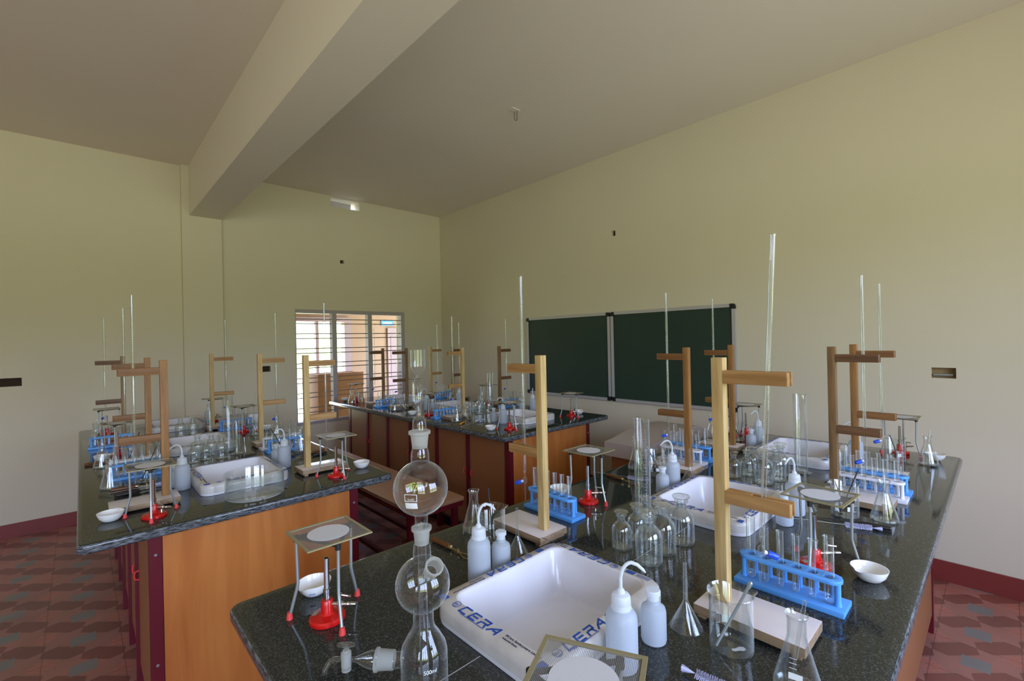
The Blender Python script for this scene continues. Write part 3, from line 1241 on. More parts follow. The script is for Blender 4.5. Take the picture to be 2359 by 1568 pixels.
# ------------------------------------------------------------------ the room
def panel_wall(name, axis, at, depth, u0, u1, z0, z1, holes, mat):
    """Wall made of blocks around its openings. axis 'y': the wall stands at y = at..at+depth and runs along x; 'x' likewise."""
    us = sorted({u0, u1} | {h[0] for h in holes} | {h[1] for h in holes})
    zs = sorted({z0, z1} | {h[2] for h in holes} | {h[3] for h in holes})
    bm = bmesh.new()
    for a, b in zip(us, us[1:]):
        run = None
        spans = []
        for c, d in zip(zs, zs[1:]):
            m = ((a + b) / 2, (c + d) / 2)
            if any(h[0] < m[0] < h[1] and h[2] < m[1] < h[3] for h in holes):
                run = None
            elif run:
                run[1] = d
            else:
                run = [c, d]
                spans.append(run)
        for c, d in spans:
            if axis == 'y':
                box(bm, a, b, min(at, at + depth), max(at, at + depth), c, d)
            else:
                box(bm, min(at, at + depth), max(at, at + depth), a, b, c, d)
    return structure(finish(bm, mat, name, None, False))


bm = bmesh.new()
box(bm, XW - .2, XB + .2, YS - .2, YC + .2, -.1, 0)
structure(finish(bm, M['floor'], 'floor', None, False))
bm = bmesh.new()
box(bm, XW - .2, XB + .2, YS - .2, YC + .23, ZC, ZC + .15)
structure(finish(bm, M['ceiling'], 'ceiling', None, False))
WIN = (1.85, 3.30, 0.60, 1.985)
VENT = (2.298, 2.677, 3.285, 3.395)
wall_back = panel_wall('wall_back', 'y', YC, .23, XW - .2, XB + .2, 0, ZC, [WIN, VENT, (-.66, -.367, 1.262, 1.333), (1.47, 1.575, 1.265, 1.33), (2.405, 2.455, 2.578, 2.622)], M['wall'])
wall_right = panel_wall('wall_right', 'x', XB, .23, YS - .2, YC - .001, 0, ZC, [(.199, .313, 1.264, 1.33), (2.635, 2.685, 2.585, 2.64)], M['wall'])
panel_wall('wall_left', 'x', XW, -.2, YS - .2, YC - .001, 0, ZC, [], M['wall'])
panel_wall('wall_front', 'y', YS, -.2, XW, XB - .001, 0, ZC, SOUTH, M['wall'])
# chased holes for electrical boxes
for nm, ax, u0, u1, z0, z1, par, m in (('socket_recess', 'y', -.66, -.367, 1.262, 1.333, wall_back, 'hole'), ('socket_recess', 'y', 1.47, 1.575, 1.265, 1.33, wall_back, 'hole'),
                                       ('conduit_hole', 'y', 2.405, 2.455, 2.578, 2.622, wall_back, 'hole'),
                                       ('socket_recess', 'x', .199, .313, 1.264, 1.33, wall_right, 'cement'), ('conduit_hole', 'x', 2.635, 2.685, 2.585, 2.64, wall_right, 'hole')):
    bm = bmesh.new()
    if ax == 'y':
        box(bm, u0, u1, YC + .045, YC + .055, z0, z1)
    else:
        box(bm, XB + .045, XB + .055, u0, u1, z0, z1)
    finish(bm, M[m], nm, par, False)
bm = bmesh.new()
tube(bm, [(XB + .03, .215, 1.283), (XB + .03, .305, 1.283)], .008, 8)
finish(bm, M['steel'], 'conduit_pipe', wall_right)
# small wall box left in the far recess, its cover
bm = bmesh.new()
box(bm, .830, 1.113, YS, YC, 2.905, ZC)
structure(finish(bm, M['beam'], 'beam_ceiling', None, False))
bm = bmesh.new()
box(bm, .765, 1.113, YC - .045, YC, 0, 2.905)
box(bm, .765, .830, YC - .045, YC, 2.905, ZC)
structure(finish(bm, M['wall'], 'pillar_back', None, False))
# skirting
for nm, a in (('baseboard_back', (XW, XB, YC - .012, YC, 0, .115)), ('baseboard_right', (XB - .012, XB, YS, YC - .012, 0, .125)), ('baseboard_left', (XW, XW + .012, YS, YC - .012, 0, .115))):
    bm = bmesh.new()
    box(bm, *a)
    structure(finish(bm, M['skirt'], nm, None, False))

# windows behind the photographer: frame and two lights each
for i, (x0, x1, z0, z1) in enumerate(SOUTH):
    bm = bmesh.new()
    y0, y1 = YS - .12, YS - .07
    for a in ((x0, x0 + .05, z0, z1), (x1 - .05, x1, z0, z1), (x0 + .05, x1 - .05, z0, z0 + .05), (x0 + .05, x1 - .05, z1 - .05, z1), (x0 + (x1 - x0) / 3 - .025, x0 + (x1 - x0) / 3 + .025, z0 + .05, z1 - .05),
              (x0 + (x1 - x0) * 2 / 3 - .025, x0 + (x1 - x0) * 2 / 3 + .025, z0 + .05, z1 - .05)):
        box(bm, a[0], a[1], y0, y1, a[2], a[3])
    structure(finish(bm, M['winframe'], 'window_%d' % (i + 2), None, False))

# window to the corridor
bm = bmesh.new()
box(bm, VENT[0], VENT[1] - .045, YC + .16, YC + .18, 3.318, 3.395)
finish(bm, M['winframe'], 'vent_panel', wall_back, False)
w = empty('window_1', (0, 0, 0))
w['kind'] = 'structure'
x0, x1, z0, z1 = WIN
bm = bmesh.new()
FY0, FY1 = YC + .005, YC + .09
box(bm, x0, x0 + .012, FY0, FY1, z0, z1)
box(bm, x1 - .05, x1, FY0, FY1, z0, z1)
box(bm, x0 + .012, x1 - .05, FY0, FY1, z1 - .045, z1)
box(bm, x0 + .012, x1 - .05, FY0, FY1, z0, z0 + .04)
finish(bm, M['winframe'], 'frame', w, False)
for xm in (2.318, 2.790):
    bm = bmesh.new()
    box(bm, xm - .028, xm + .028, FY0, FY1, z0 + .041, z1 - .046)
    finish(bm, M['winframe'], 'mullion', w, False)
for k in range(7):
    for zb in (1.871, 1.816):
        z = zb - .1785 * k
        if z < z0 + .06:
            continue
        for xa, xb in ((x0 + .013, 2.289), (2.347, 2.761), (2.819, x1 - .051)):
            bm = bmesh.new()
            tube(bm, [(xa, YC + .03, z), (xb, YC + .03, z)], .0055, 6)
            finish(bm, M['grill'], 'grill_bar', w)

# the corridor beyond
bm = bmesh.new()
box(bm, -1.0, 7.0, YC + .24, 8.3, -.1, 0)
structure(finish(bm, M['greylam'], 'floor_corridor', None, False))
bm = bmesh.new()
box(bm, -1.0, 7.0, YC + .24, 8.3, 2.75, 2.85)
structure(finish(bm, M['corridor'], 'ceiling_corridor', None, False))
panel_wall('wall_corridor', 'y', 8.0, .2, -1.0, 7.0, 0, 2.749, [(1.2, 3.45, .10, 1.955)], M['corridor'])
for nm, xx in (('wall_corridor_left', -1.0), ('wall_corridor_right', 6.85)):
    bm = bmesh.new()
    box(bm, xx, xx + .15, YC + .24, 7.999, 0, 2.749)
    structure(finish(bm, M['corridor'], nm, None, False))
portal((2.3, 8.22, 1.03), 2.25, 1.86, (radians(-90), 0, 0))
bm = bmesh.new()
for a in ((3.40, 3.52, .10, 2.03), (1.2, 3.40, 1.955, 2.03), (2.90, 2.95, .10, 1.955), (1.2, 1.26, .1, 1.955)):
    box(bm, a[0], a[1], 7.93, 7.999, a[2], a[3])
structure(finish(bm, M['lilac'], 'window_5', None, False))
d_ = empty('door_1')
d_['kind'] = 'structure'
bm = bmesh.new()
box(bm, 4.24, 5.14, 7.95, 7.999, 0, 1.85)
finish(bm, M['lilac'], 'leaf', d_, False)
bm = bmesh.new()
box(bm, 4.30, 4.68, 7.942, 7.9495, .9, 1.7)
box(bm, 4.74, 5.08, 7.942, 7.9495, .9, 1.7)
finish(bm, M['lilac'], 'raised_panel', d_, False)
t = empty('door_sign', (4.25, 7.985, 1.945))
tag(t, 'small blue nameplate with white lettering high above the corridor door', 'sign')
bm = bmesh.new()
box(bm, -.125, .125, -.008, .012, -.047, .047)
finish(bm, M['bluesign'], 'plate', t, False)
bm = bmesh.new()
rnd = random.Random(2)
x = -.09
while x < .09:
    wd_ = rnd.uniform(.010, .018)
    box(bm, x, x + wd_, -.0105, -.0085, -.016, .016)
    x += wd_ + .006
finish(bm, M['ink'], 'lettering', t, False)
# ceiling hook
t = empty('ceiling_hook', (2.58, 2.65, ZC))
tag(t, 'bare iron fan hook hanging from the ceiling', 'hook')
bm = bmesh.new()
tube(bm, [(.015, .0, 0), (.015, 0, -.065)] + arc((.015, 0, -.065), (.015, 0, -.085), (0, 0, -.085), 5)[1:] + arc((0, 0, -.085), (-.015, 0, -.085), (-.015, 0, -.065), 5)[1:] + [(-.015, 0, -.02)], .0032, 8)
finish(bm, M['hookiron'], 'bent_rod', t)
bm = bmesh.new()
box(bm, -.05, .03, -.02, .02, -.006, 0)
finish(bm, M['ceiling'], 'plaster_patch', t, False)


# ------------------------------------------------------------------ boards on the right wall
def chalkboard(ya, yb, label):
    z0, z1 = .930, 1.822
    t = empty('chalkboard', (XB, (ya + yb) / 2, (z0 + z1) / 2))
    tag(t, label, 'chalkboard', 'chalkboards side by side on the right wall')
    W, H = (yb - ya) / 2, (z1 - z0) / 2
    bm = bmesh.new()
    box(bm, -.014, -.001, -W + .02, W - .02, -H + .02, H - .02)
    finish(bm, M['green'], 'writing_surface', t, False)
    for a in ((-W + .03, W - .03, H - .028, H), (-W + .03, W - .03, -H, -H + .028), (-W, -W + .028, -H + .03, H - .03), (W - .028, W, -H + .03, H - .03)):
        bm = bmesh.new()
        box(bm, -.024, -.0145 + .0135, a[0], a[1], a[2], a[3])
        finish(bm, M['alu'], 'frame_rail', t, False)
    for sy in (-1, 1):
        for sz in (-1, 1):
            bm = bmesh.new()
            lp = [(0, 0), (.042, 0), (.042, .03), (.030, .042), (0, .042)]
            vs = []
            for xx in (-.027, -.001):
                vs.append([bm.verts.new((xx, sy * (W - .042 + p[0]), sz * (H - .042 + p[1]))) for p in lp])
            bm.faces.new(vs[0])
            bm.faces.new(vs[1][::-1])
            for k in range(5):
                bm.faces.new((vs[0][k], vs[1][k], vs[1][(k + 1) % 5], vs[0][(k + 1) % 5]))
            finish(bm, M['blackplastic'], 'corner_cap', t, False)


chalkboard(2.712, 3.897, 'green chalkboard nearest the room corner, left of its twin on the right wall')
chalkboard(1.490, 2.700, 'green chalkboard nearer the wall socket hole, right of its twin')


# ------------------------------------------------------------------ benches
def bench(key, ox, oy, rz, length, width, sinks, lo_side, hi_side, ends, label_top, label_base, unit_label=None, unit_side=None):
    """Local x runs along the bench, local y across it. lo_side/hi_side: cabinet faces; ends: end panels."""
    top_loops = [rrect(0, length, 0, width, .03, 4)] + [[(c - .1975, width / 2 + dy - .1575), (c + .1975, width / 2 + dy - .1575), (c + .1975, width / 2 + dy + .1575), (c - .1975, width / 2 + dy + .1575)] for c, dy in sinks]
    me = plate(top_loops, .036, .011, 3)
    o = link('stone_worktop', me, [M['granite'], M['granite_edge']], None, True, 40)
    for p in me.polygons:
        p.material_index = 0 if abs(p.normal.z) > .75 else 1
    o.location = (ox, oy, TB - .036)
    o.rotation_euler = (0, 0, rz)
    tag(o, label_top, 'worktop', 'granite worktops')
    xs = [0.02]
    for c, dy in sinks:
        xs += [c - .226, c + .226]
    xs.append(length - .02)
    for a, b_ in zip(xs[0::2], xs[1::2]):
        bm = bmesh.new()
        box(bm, a, b_, width / 2 - .0008, width / 2 + .0008, .0362, .0366)
        finish(bm, M['alu'], 'joint_line', o, False)
    b = empty('bench_base', (ox, oy, 0), rz)
    tag(b, label_base, 'lab bench', 'laminate bench bases')
    zt = TB - .037
    x0, x1 = ends
    for xe, s in ((x0, 1), (x1, -1)):
        bm = bmesh.new()
        box(bm, min(xe, xe + s * .018), max(xe, xe + s * .018), lo_side + .042, hi_side - .042, .03, zt)
        finish(bm, M['laminate'], 'end_panel', b, False)
        for y in (lo_side, hi_side - .04):
            bm = bmesh.new()
            box(bm, min(xe - s * .002, xe + s * .04), max(xe - s * .002, xe + s * .04), y, y + .04, 0, zt)
            for zz in (.35, .77):
                lathe(bm, [(0, 0), (.006, 0), (.004, .003), (0, .003)], 8, align((xe - s * .002, y + .02, zz), (-s, 0, 0)), 1)
            finish(bm, [M['maroon'], M['steel']], 'corner_post', b, False)
    n = 6
    pitch = (x1 - x0 - .08) / n
    for side, y, s in (('lo', lo_side, 1), ('hi', hi_side, -1)):
        if side != unit_side:
            bm = bmesh.new()
            ya, yb = sorted((y + s * .004, y + s * .018))
            box(bm, x0 + .045, x1 - .045, ya, yb, .10, zt)
            finish(bm, M['door'], 'side_panel', b, False)
        bm = bmesh.new()
        ya, yb = sorted((y + s * .06, y + s * .075))
        box(bm, x0 + .045, x1 - .045, ya, yb, 0, .095)
        finish(bm, M['blackiron'], 'plinth', b, False)
    if unit_side:
        y, s = (lo_side, 1) if unit_side == 'lo' else (hi_side, -1)
        for k in range(1, n):
            xx = x0 + .04 + k * pitch
            bm = bmesh.new()
            ya, yb = sorted((y - s * .012, y + s * .04))
            box(bm, xx - .018, xx + .018, ya, yb, .0, zt)
            finish(bm, M['maroon'], 'door_post', b, False)
        for k in range(n):
            xa = x0 + .04 + k * pitch + .020
            xb = xa + pitch - .040
            u = empty('base_cabinet', (0, 0, 0))
            u.matrix_world = Matrix.Translation((ox, oy, 0)) @ Matrix.Rotation(rz, 4, 'Z')
            tag(u, unit_label % ('nearest', 'second nearest', 'third nearest', 'third farthest', 'second farthest', 'farthest')[k], 'cabinet', 'base cabinets of the ' + key)
            bm = bmesh.new()
            inner = s * .38
            ya, yb = sorted((y + s * .02, y + inner))
            box(bm, xa, xb, ya, yb, .10, .118)
            box(bm, xa, xa + .015, ya, yb, .119, .70)
            box(bm, xb - .015, xb, ya, yb, .119, .70)
            yc, yd = sorted((y + inner, y + inner + s * .012))
            box(bm, xa, xb, yc, yd, .10, .70)
            finish(bm, M['inside'], 'carcass', u, False)
            bm = bmesh.new()
            ya, yb = sorted((y + s * .001, y + s * .019))
            box(bm, xa, xb, ya, yb, .13, zt - .002)
            dr = finish(bm, M['door'], 'door', u, False)
            bm = bmesh.new()
            hx = xa + .025 if k % 2 else xb - .025
            tube(bm, [(hx, y, .52), (hx, y - s * .014, .523), (hx, y - s * .017, .54), (hx, y - s * .014, .557), (hx, y, .56)], .004, 6)
            finish(bm, M['redcap'], 'handle', dr)


AY, BX, CX = .757, .5625, 2.695
bench('near bench', .262, .152, 0, 3.07, 1.205, [(.562, 0), (1.51, 0), (2.56, 0)], .115, 1.09, (.11, 2.96),
      'black granite worktop of the near bench, filling the lower right of the photo', 'laminate base under the near bench, carrying its black worktop')
bench('left bench', 1.145, 2.118, pi / 2, 3.03, 1.165, [(.497, .0045), (1.525, .0045), (2.555, .0045)], .145, .968, (.10, 2.93),
      'black granite worktop of the left bench', 'orange laminate end panel and maroon posts of the left bench base',
      'brown door cabinet on the outer side of the left bench, %s of six', 'hi')
bench('back bench', 3.305, 2.322, pi / 2, 3.045, 1.215, [(.437, .01), (1.40, .01), (2.40, .01)], .18, 1.105, (.08, 2.74),
      'black granite worktop of the back bench below the chalkboards', 'brown doored base of the back bench with maroon posts',
      'brown door cabinet on the aisle side of the back bench, %s of six', 'hi')
GS = 'white sinks set in the worktops'
for x, y, rz, lb in ((.824, .757, 0, 'white wrapped sink nearest the camera, beside the tall glass gas generator'),
                     (1.772, .757, 0, 'white sink in the middle of the near bench behind six glass bottles'),
                     (2.822, .757, 0, 'white sink at the far end of the near bench by the tall cylinder'),
                     (.558, 2.615, pi / 2, 'white sink at the front of the left bench behind the round trough'),
                     (.558, 3.643, pi / 2, 'white middle sink of the left bench behind small bottles'),
                     (.558, 4.673, pi / 2, 'white rear sink of the left bench near the back wall'),
                     (2.6875, 2.759, pi / 2, 'white sink at the front of the back bench behind the wash bottle'),
                     (2.6875, 3.722, pi / 2, 'white middle sink of the back bench among the glassware'),
                     (2.6875, 4.722, pi / 2, 'white sink at the window end of the back bench')):
    put('sink', x, y, lb, 'sink', GS, TB, rz)


def build_seat():
    r = empty('low_bench')
    bm = bmesh.new()
    box(bm, 0, .40, 0, 2.1, .474, .50)
    bevel(bm, .004)
    finish(bm, M['seat'], 'seat', r, False)
    bm = bmesh.new()
    for a in ((.005, .045, .005, 2.095), (.355, .395, .005, 2.095)):
        box(bm, a[0], a[1], a[2], a[3], .440, .4735)
    for y in (.005, 2.055):
        box(bm, .0455, .3545, y, y + .04, .440, .4735)
    finish(bm, M['maroon'], 'frame', r, False)
    for x in (.008, .355):
        for y in (.06, 2.0):
            bm = bmesh.new()
            box(bm, x, x + .036, y, y + .036, 0, .4395)
            finish(bm, M['maroon'], 'leg', r, False)
        bm = bmesh.new()
        box(bm, x + .004, x + .032, .0965, 1.9995, .07, .10)
        finish(bm, M['maroon'], 'foot_rail', r, False)
    return r


BUILD['seat'] = build_seat
put('seat', 1.50, 2.54, 'low tan bench with maroon frame in the aisle between left and back benches', 'bench', 'low benches', 0)
put('seat', 4.05, 6.45, 'low bench with maroon frame in the corridor beyond the window', 'bench', 'low benches', 0, pi / 2)
t = empty('cardboard_box', (2.72, 6.66, .50))
tag(t, 'large brown cardboard box on the corridor bench seen through the window', 'box')
bm = bmesh.new()
box(bm, -.33, .33, -.17, .17, .001, .64)
bevel(bm, .006)
finish(bm, M['carton'], 'carton', t)
for s in (-1, 1):
    bm = bmesh.new()
    box(bm, -.33, .33, min(s * .172, s * .176), max(s * .172, s * .176), .45, .648)
    finish(bm, M['carton'], 'flap', t, False)
t = empty('mottled_box', (2.12, 6.62, .50))
tag(t, 'grey speckled box at the left edge of the corridor window', 'box')
bm = bmesh.new()
box(bm, -.10, .0, -.10, .10, .001, .62)
bevel(bm, .006)
finish(bm, M['terrazzo'], 'carton', t)

# lectern behind the near bench
t = empty('lectern', (3.05, 1.72, 0))
tag(t, 'grey lectern with a curved rising top behind the far end of the near bench', 'lectern')
prof = [(-.44, .76), (-.44, .852), (-.33, .862), (-.22, .880), (-.12, .893), (.0, .903), (.14, .905), (.28, .895), (.40, .868), (.50, .825), (.56, .775)]
bm = bmesh.new()
a = [bm.verts.new((x, -.16, z)) for x, z in prof]
b = [bm.verts.new((x, .16, z)) for x, z in prof]
bm.faces.new(a)
bm.faces.new(b[::-1])
for k in range(len(prof)):
    k2 = (k + 1) % len(prof)
    bm.faces.new((a[k], b[k], b[k2], a[k2]))
finish(bm, M['greylam'], 'curved_top', t, True, 30)
bm = bmesh.new()
box(bm, -.40, .50, -.13, .13, 0, .759)
finish(bm, M['door'], 'body', t, False)


# ------------------------------------------------------------------ the gas generator at the near end of the near bench
def globe(c, R, r0, r1, n=14):
    """Profile of a sphere of radius R round z = c, from neck radius r0 below to r1 above."""
    a0, a1 = -pi / 2 + math.asin(r0 / R), pi / 2 - math.asin(r1 / R)
    return [(R * cos(a0 + (a1 - a0) * k / n), c + R * sin(a0 + (a1 - a0) * k / n)) for k in range(n + 1)]


gx, gy = .462, .752
t = empty('gas_generator', (gx, gy, TB))
tag(t, 'tall two-globed glass gas generator standing left of the front sink', 'glassware')
bm = bmesh.new()
lathe(bm, [(0, .004), (.038, 0), (.0425, .003), (.0435, .010), (.0435, .076), (.0405, .090), (.030, .109), (.0215, .121), (.0190, .132)] + globe(.203, .0507, .0190, .0170) + [(.0166, .262), (.0160, .270), (.0148, .278)], 40)
finish(bm, M['thick'], 'reservoir_and_lower_globe', t)
bm = bmesh.new()
lathe(bm, [(.0064, .036), (.0080, .037), (.0080, .300), (.0098, .308), (.0115, .318)] + globe(.383, .0508, .0118, .0170, 16) + [(.0170, .441), (.0165, .450), (.0140, .458)], 36)
finish(bm, M['thick'], 'upper_globe', t)
for z0, z1, ra, rb in ((.2785, .311, .0128, .0152), (.4585, .491, .0140, .0168)):
    bm = bmesh.new()
    lathe(bm, [(ra - .002, z0), (ra, z0), (rb, z1 - .008), (rb + .0035, z1 - .0065), (rb + .0037, z1 - .001), (rb + .001, z1), (rb - .002, z1)], 30)
    finish(bm, M['frost'], 'ground_joint', t)
bm = bmesh.new()
lathe(bm, [(.0128, .4915), (.0128, .500), (.0118, .510), (.0080, .5165), (.0046, .518), (.0044, .536), (.0060, .539), (.0076, .545), (.0076, .563), (.0060, .566)], 24)
lv = Vector((-sin(YAW), cos(YAW), 0))        # towards the left of the bench end
rv = -lv
nv = Vector((-cos(YAW), -sin(YAW), 0))
tube(bm, [lv * .0055 + Vector((0, 0, .541)), lv * .0095 + Vector((0, 0, .548)), lv * .0098 + Vector((0, 0, .580)), lv * .008 + Vector((0, 0, .586)), lv * .002 + Vector((0, 0, .5905)), lv * .0010 + Vector((0, 0, .594))], .0032, 12, False)
tube(bm, [rv * .001 + Vector((0, 0, .520)), rv * .001 + Vector((0, 0, .573)), rv * .003 + Vector((0, 0, .5775)), rv * .0055 + Vector((0, 0, .574)), rv * .0056 + Vector((0, 0, .560))], .0021, 10, False)
lathe(bm, [(.0025, .592), (.0055, .597), (.0115, .604), (.0138, .610), (.0138, .640), (.0148, .642), (.0128, .642), (.0125, .611)], 28)
finish(bm, M['glass'], 'thistle_tube', t)
bm = bmesh.new()
sd = (rv * .38 + nv * .62 + Vector((0, 0, .68))).normalized()
lathe(bm, [(.0125, .044), (.0128, .056)], 26, align((0, 0, .203), sd))
finish(bm, M['thick'], 'side_neck', t)
bm = bmesh.new()
lathe(bm, [(.0112, .0565), (.0128, .0565), (.0138, .079), (.0162, .0805), (.0162, .086), (.0138, .087), (.0122, .080)], 26, align((0, 0, .203), sd))
finish(bm, M['frost'], 'side_socket', t)
bm = bmesh.new()
p0 = Vector((0, 0, .060))
od = (lv + Vector((0, 0, .03))).normalized()
lathe(bm, [(.0135, .0412), (.0140, .052), (.0145, .056)], 24, align(p0, od))
lathe(bm, [(.0150, .0915), (.0155, .100), (.0120, .112), (.0065, .124), (.0045, .130), (.0042, .137)], 22, align(p0, od))
e = p0 + od * .156
tube(bm, [e, e + lv * .012 + Vector((0, 0, .001)), e + lv * .022 + Vector((0, 0, -.004)), e + lv * .028 + nv * .006 + Vector((0, 0, -.014)), e + lv * .029 + nv * .008 + Vector((0, 0, -.022))], .0044, 12, False)
finish(bm, M['thick'], 'outlet_tube', t)
bm = bmesh.new()
lathe(bm, [(.0150, .0562), (.0165, .0565), (.0180, .085), (.0205, .0865), (.0205, .091), (.0150, .0914)], 26, align(p0, od))
finish(bm, M['frost'], 'outlet_joint', t)
bm = bmesh.new()
sp = p0 + od * .1465
lathe(bm, [(0, -.020), (.0088, -.020), (.0088, -.016), (.0065, -.0155), (.0090, -.013), (.0094, .013), (.0060, .0145), (.0060, .018), (0, .018)], 20, Matrix.Translation(sp))
s_ = finish(bm, M['frost'], 'stopcock_barrel', t)
bm = bmesh.new()
tube(bm, [sp + Vector((0, 0, .0182)), sp + Vector((0, 0, .024))], .0042, 10)
tube(bm, [sp + rv * -.016 + Vector((0, 0, .027)), sp + rv * -.008 + Vector((0, 0, .0275)), sp + rv * .008 + Vector((0, 0, .0275)), sp + rv * .016 + Vector((0, 0, .027))], [.0032, .0045, .0045, .0032], 10)
finish(bm, M['thick'], 'stopcock_key', s_)


def wrap_print(me, R, c, a0, z0, mat, name, par, flip=False):
    """Lay flat print on a sphere of radius R about z = c at azimuth a0, height z0."""
    b2 = bmesh.new()
    b2.from_mesh(me)
    for v in b2.verts:
        el = math.asin(max(-1, min(1, (z0 - c) / R))) + v.co.y / R
        az = a0 + (v.co.x / (R * max(.3, cos(el))))
        rr = R + .0004 + v.co.z
        v.co = Vector((rr * cos(el) * cos(az), rr * cos(el) * sin(az), c + rr * sin(el)))
    b2.to_mesh(me)
    b2.free()
    return link(name, me, mat, par, False)


az = atan2(-gy, -gx)                          # the side that faces the stool end of the room
bm = bmesh.new()
box(bm, -.011, .011, -.006, .006, 0, .0002)
bmesh.ops.subdivide_edges(bm, edges=bm.edges[:], cuts=3, use_grid_fill=True)
me = bpy.data.meshes.new('patch')
bm.to_mesh(me)
bm.free()
wrap_print(me, .0508, .383, az - .36, .366, M['ink'], 'writing_patch', t)
bm = bmesh.new()
strokes(bm, [[(-.011, -.006), (.011, -.006), (.011, .006), (-.011, .006), (-.011, -.006)]], .0010)
bm2 = text_mesh('GLASS', .0042, 0, .0001, 1.0, 'CENTER')
bm2.transform(Matrix.Translation((0.0, -.004, 0)))
bm.from_mesh(bm2)
me = bpy.data.meshes.new('patch')
bm.to_mesh(me)
bm.free()
wrap_print(me, .0508, .383, az - .36, .3805, M['ink'], 'printed_badge', t)
me = text_mesh('fit', .020, .3, .0002)
wrap_print(me, .0508, .383, az - .45, .394, M['greenink'], 'green_script', t)
me = text_mesh('500ml', .010, 0, .0001)
b2 = bmesh.new()
b2.from_mesh(me)
for v in b2.verts:
    a = az - .05 + v.co.x / .0437
    v.co = Vector(((.0439 + v.co.z) * cos(a), (.0439 + v.co.z) * sin(a), .062 + v.co.y))
b2.to_mesh(me)
b2.free()
link('volume_print', me, M['ink'], t, False)

# ------------------------------------------------------------------ stations
BN = {'A': 'near bench', 'B': 'left bench', 'C': 'back bench'}
RN = {'L': 'left row', 'R': 'right row'}
PN = {1: 'front', 2: 'middle', 3: 'rear'}


def where(b, r, n):
    return "%s of the %s's %s" % (PN[n], BN[b], RN[r])


OUT = {('A', 'R'): Vector((0, -1, 0)), ('A', 'L'): Vector((0, 1, 0)), ('B', 'L'): Vector((-1, 0, 0)), ('B', 'R'): Vector((1, 0, 0)), ('C', 'L'): Vector((-1, 0, 0)), ('C', 'R'): Vector((1, 0, 0))}
WN = {'pine': 'pale pine', 'teak': 'orange-brown', 'brown': 'dark brown'}


def screen_x(p):
    q = cam.matrix_world.inverted() @ Vector(p)
    return q.x / -q.z


ORD = ['first', 'second', 'third', 'fourth', 'fifth', 'last']


def stand(b, r, n, kind, x, y, off=.100, off2=None, extra=''):
    o = OUT[(b, r)]
    put('stand_' + kind, x, y, '%s wooden burette stand at the %s' % (WN[kind], where(b, r, n)), 'burette stand', 'wooden burette stands', TB, atan2(o.y, o.x))
    off2 = off if off2 is None else off2
    k = (off2 - off) / .28
    pb = Vector((x, y, TB)) + o * (off - k * .28)
    d = (o * k + Vector((0, 0, 1))).normalized()
    put('burette', pb.x, pb.y, 'graduated glass burette held by the stand at the %s' % where(b, r, n), 'burette', 'burettes in the stands', TB, 0,
        d.to_track_quat('Z', 'Y').to_euler())


def rack(b, r, n, col, x, y, rz, big=(5,), n_tubes=6):
    put('rack_' + col, x, y, '%s plastic test tube rack at the %s' % (col, where(b, r, n)), 'test tube rack', 'test tube racks', TB, rz)
    m = Matrix.Translation((x, y, TB)) @ Matrix.Rotation(rz, 4, 'Z')
    spots = sorted(((screen_x(m @ Vector((-.0875 + .035 * k, -.010, .10))), k) for k in range(6)))
    for i, (sx, k) in enumerate(spots):
        p = m @ Vector((-.0875 + .035 * k, -.010, .0133))
        bigt = i in big
        put('bigtube' if bigt else 'tube', p.x, p.y, '%s test tube%s from left, %s rack, %s' % (ORD[i], ', wide,' if bigt else '', col, where(b, r, n)), 'test tube', 'glass test tubes in racks', p.z)


def heat(b, r, n, x, y, rot, dish=None, bun=None, mark=False, disc_rot=0.0, burner=True, inlet=-45):
    w_ = where(b, r, n)
    put('tripod', x, y, 'steel tripod with red feet at the %s' % w_, 'tripod', 'tripod stands', TB, radians(rot))
    put('gauze', x, y, 'square wire gauze on the tripod at the %s' % w_, 'wire gauze', 'wire gauzes on the tripods', TB + .1987, radians(disc_rot))
    if burner:
        bx, by = bun or (x, y)
        put('bunsen', bx, by, 'red bunsen burner under the tripod at the %s' % w_, 'bunsen burner', 'red bunsen burners', TB, radians(inlet))
    if dish:
        put('dishmark' if mark else 'dish', dish[0], dish[1], 'porcelain dish %sby tripod at the %s' % ('with blue mark ' if mark else '', w_), 'dish', 'porcelain dishes', TB, radians(dish[2]))


def flask(b, r, n, x, y, lean=None, prt=0):
    w_ = where(b, r, n)
    put('flask', x, y, 'conical glass flask at the %s' % w_, 'flask', 'conical flasks', TB, prt)
    if lean is not None:
        a = radians(lean)
        d = Vector((cos(a) * .155, sin(a) * .155, 1)).normalized()
        p = Vector((x, y, TB + .0045)) - Vector((cos(a), sin(a), 0)) * .0115
        put('dropper', p.x, p.y, 'glass dropper leaning in the flask at the %s' % w_, 'dropper', 'glass droppers in flasks', p.z, 0, d.to_track_quat('Z', 'Y').to_euler())


def beaker(b, r, n, x, y, lean=None, tool='spoon', spout=0):
    w_ = where(b, r, n)
    put('beaker', x, y, 'glass beaker at the %s' % w_, 'beaker', 'glass beakers', TB, radians(spout))
    if lean is not None:
        a = radians(lean)
        h = Vector((cos(a), sin(a), 0))
        foot = .022 if tool == 'spoon' else .032
        d = (h * (.035 + foot) + Vector((0, 0, .118))).normalized()
        p = Vector((x, y, TB + .0062)) - h * foot
        nm = 'black-handled spoon' if tool == 'spoon' else 'steel spatula'
        put(tool, p.x, p.y, '%s leaning in the beaker at the %s' % (nm, w_), 'spoon' if tool == 'spoon' else 'spatula', 'spoons in beakers', p.z, 0, d.to_track_quat('Z', 'Y').to_euler())


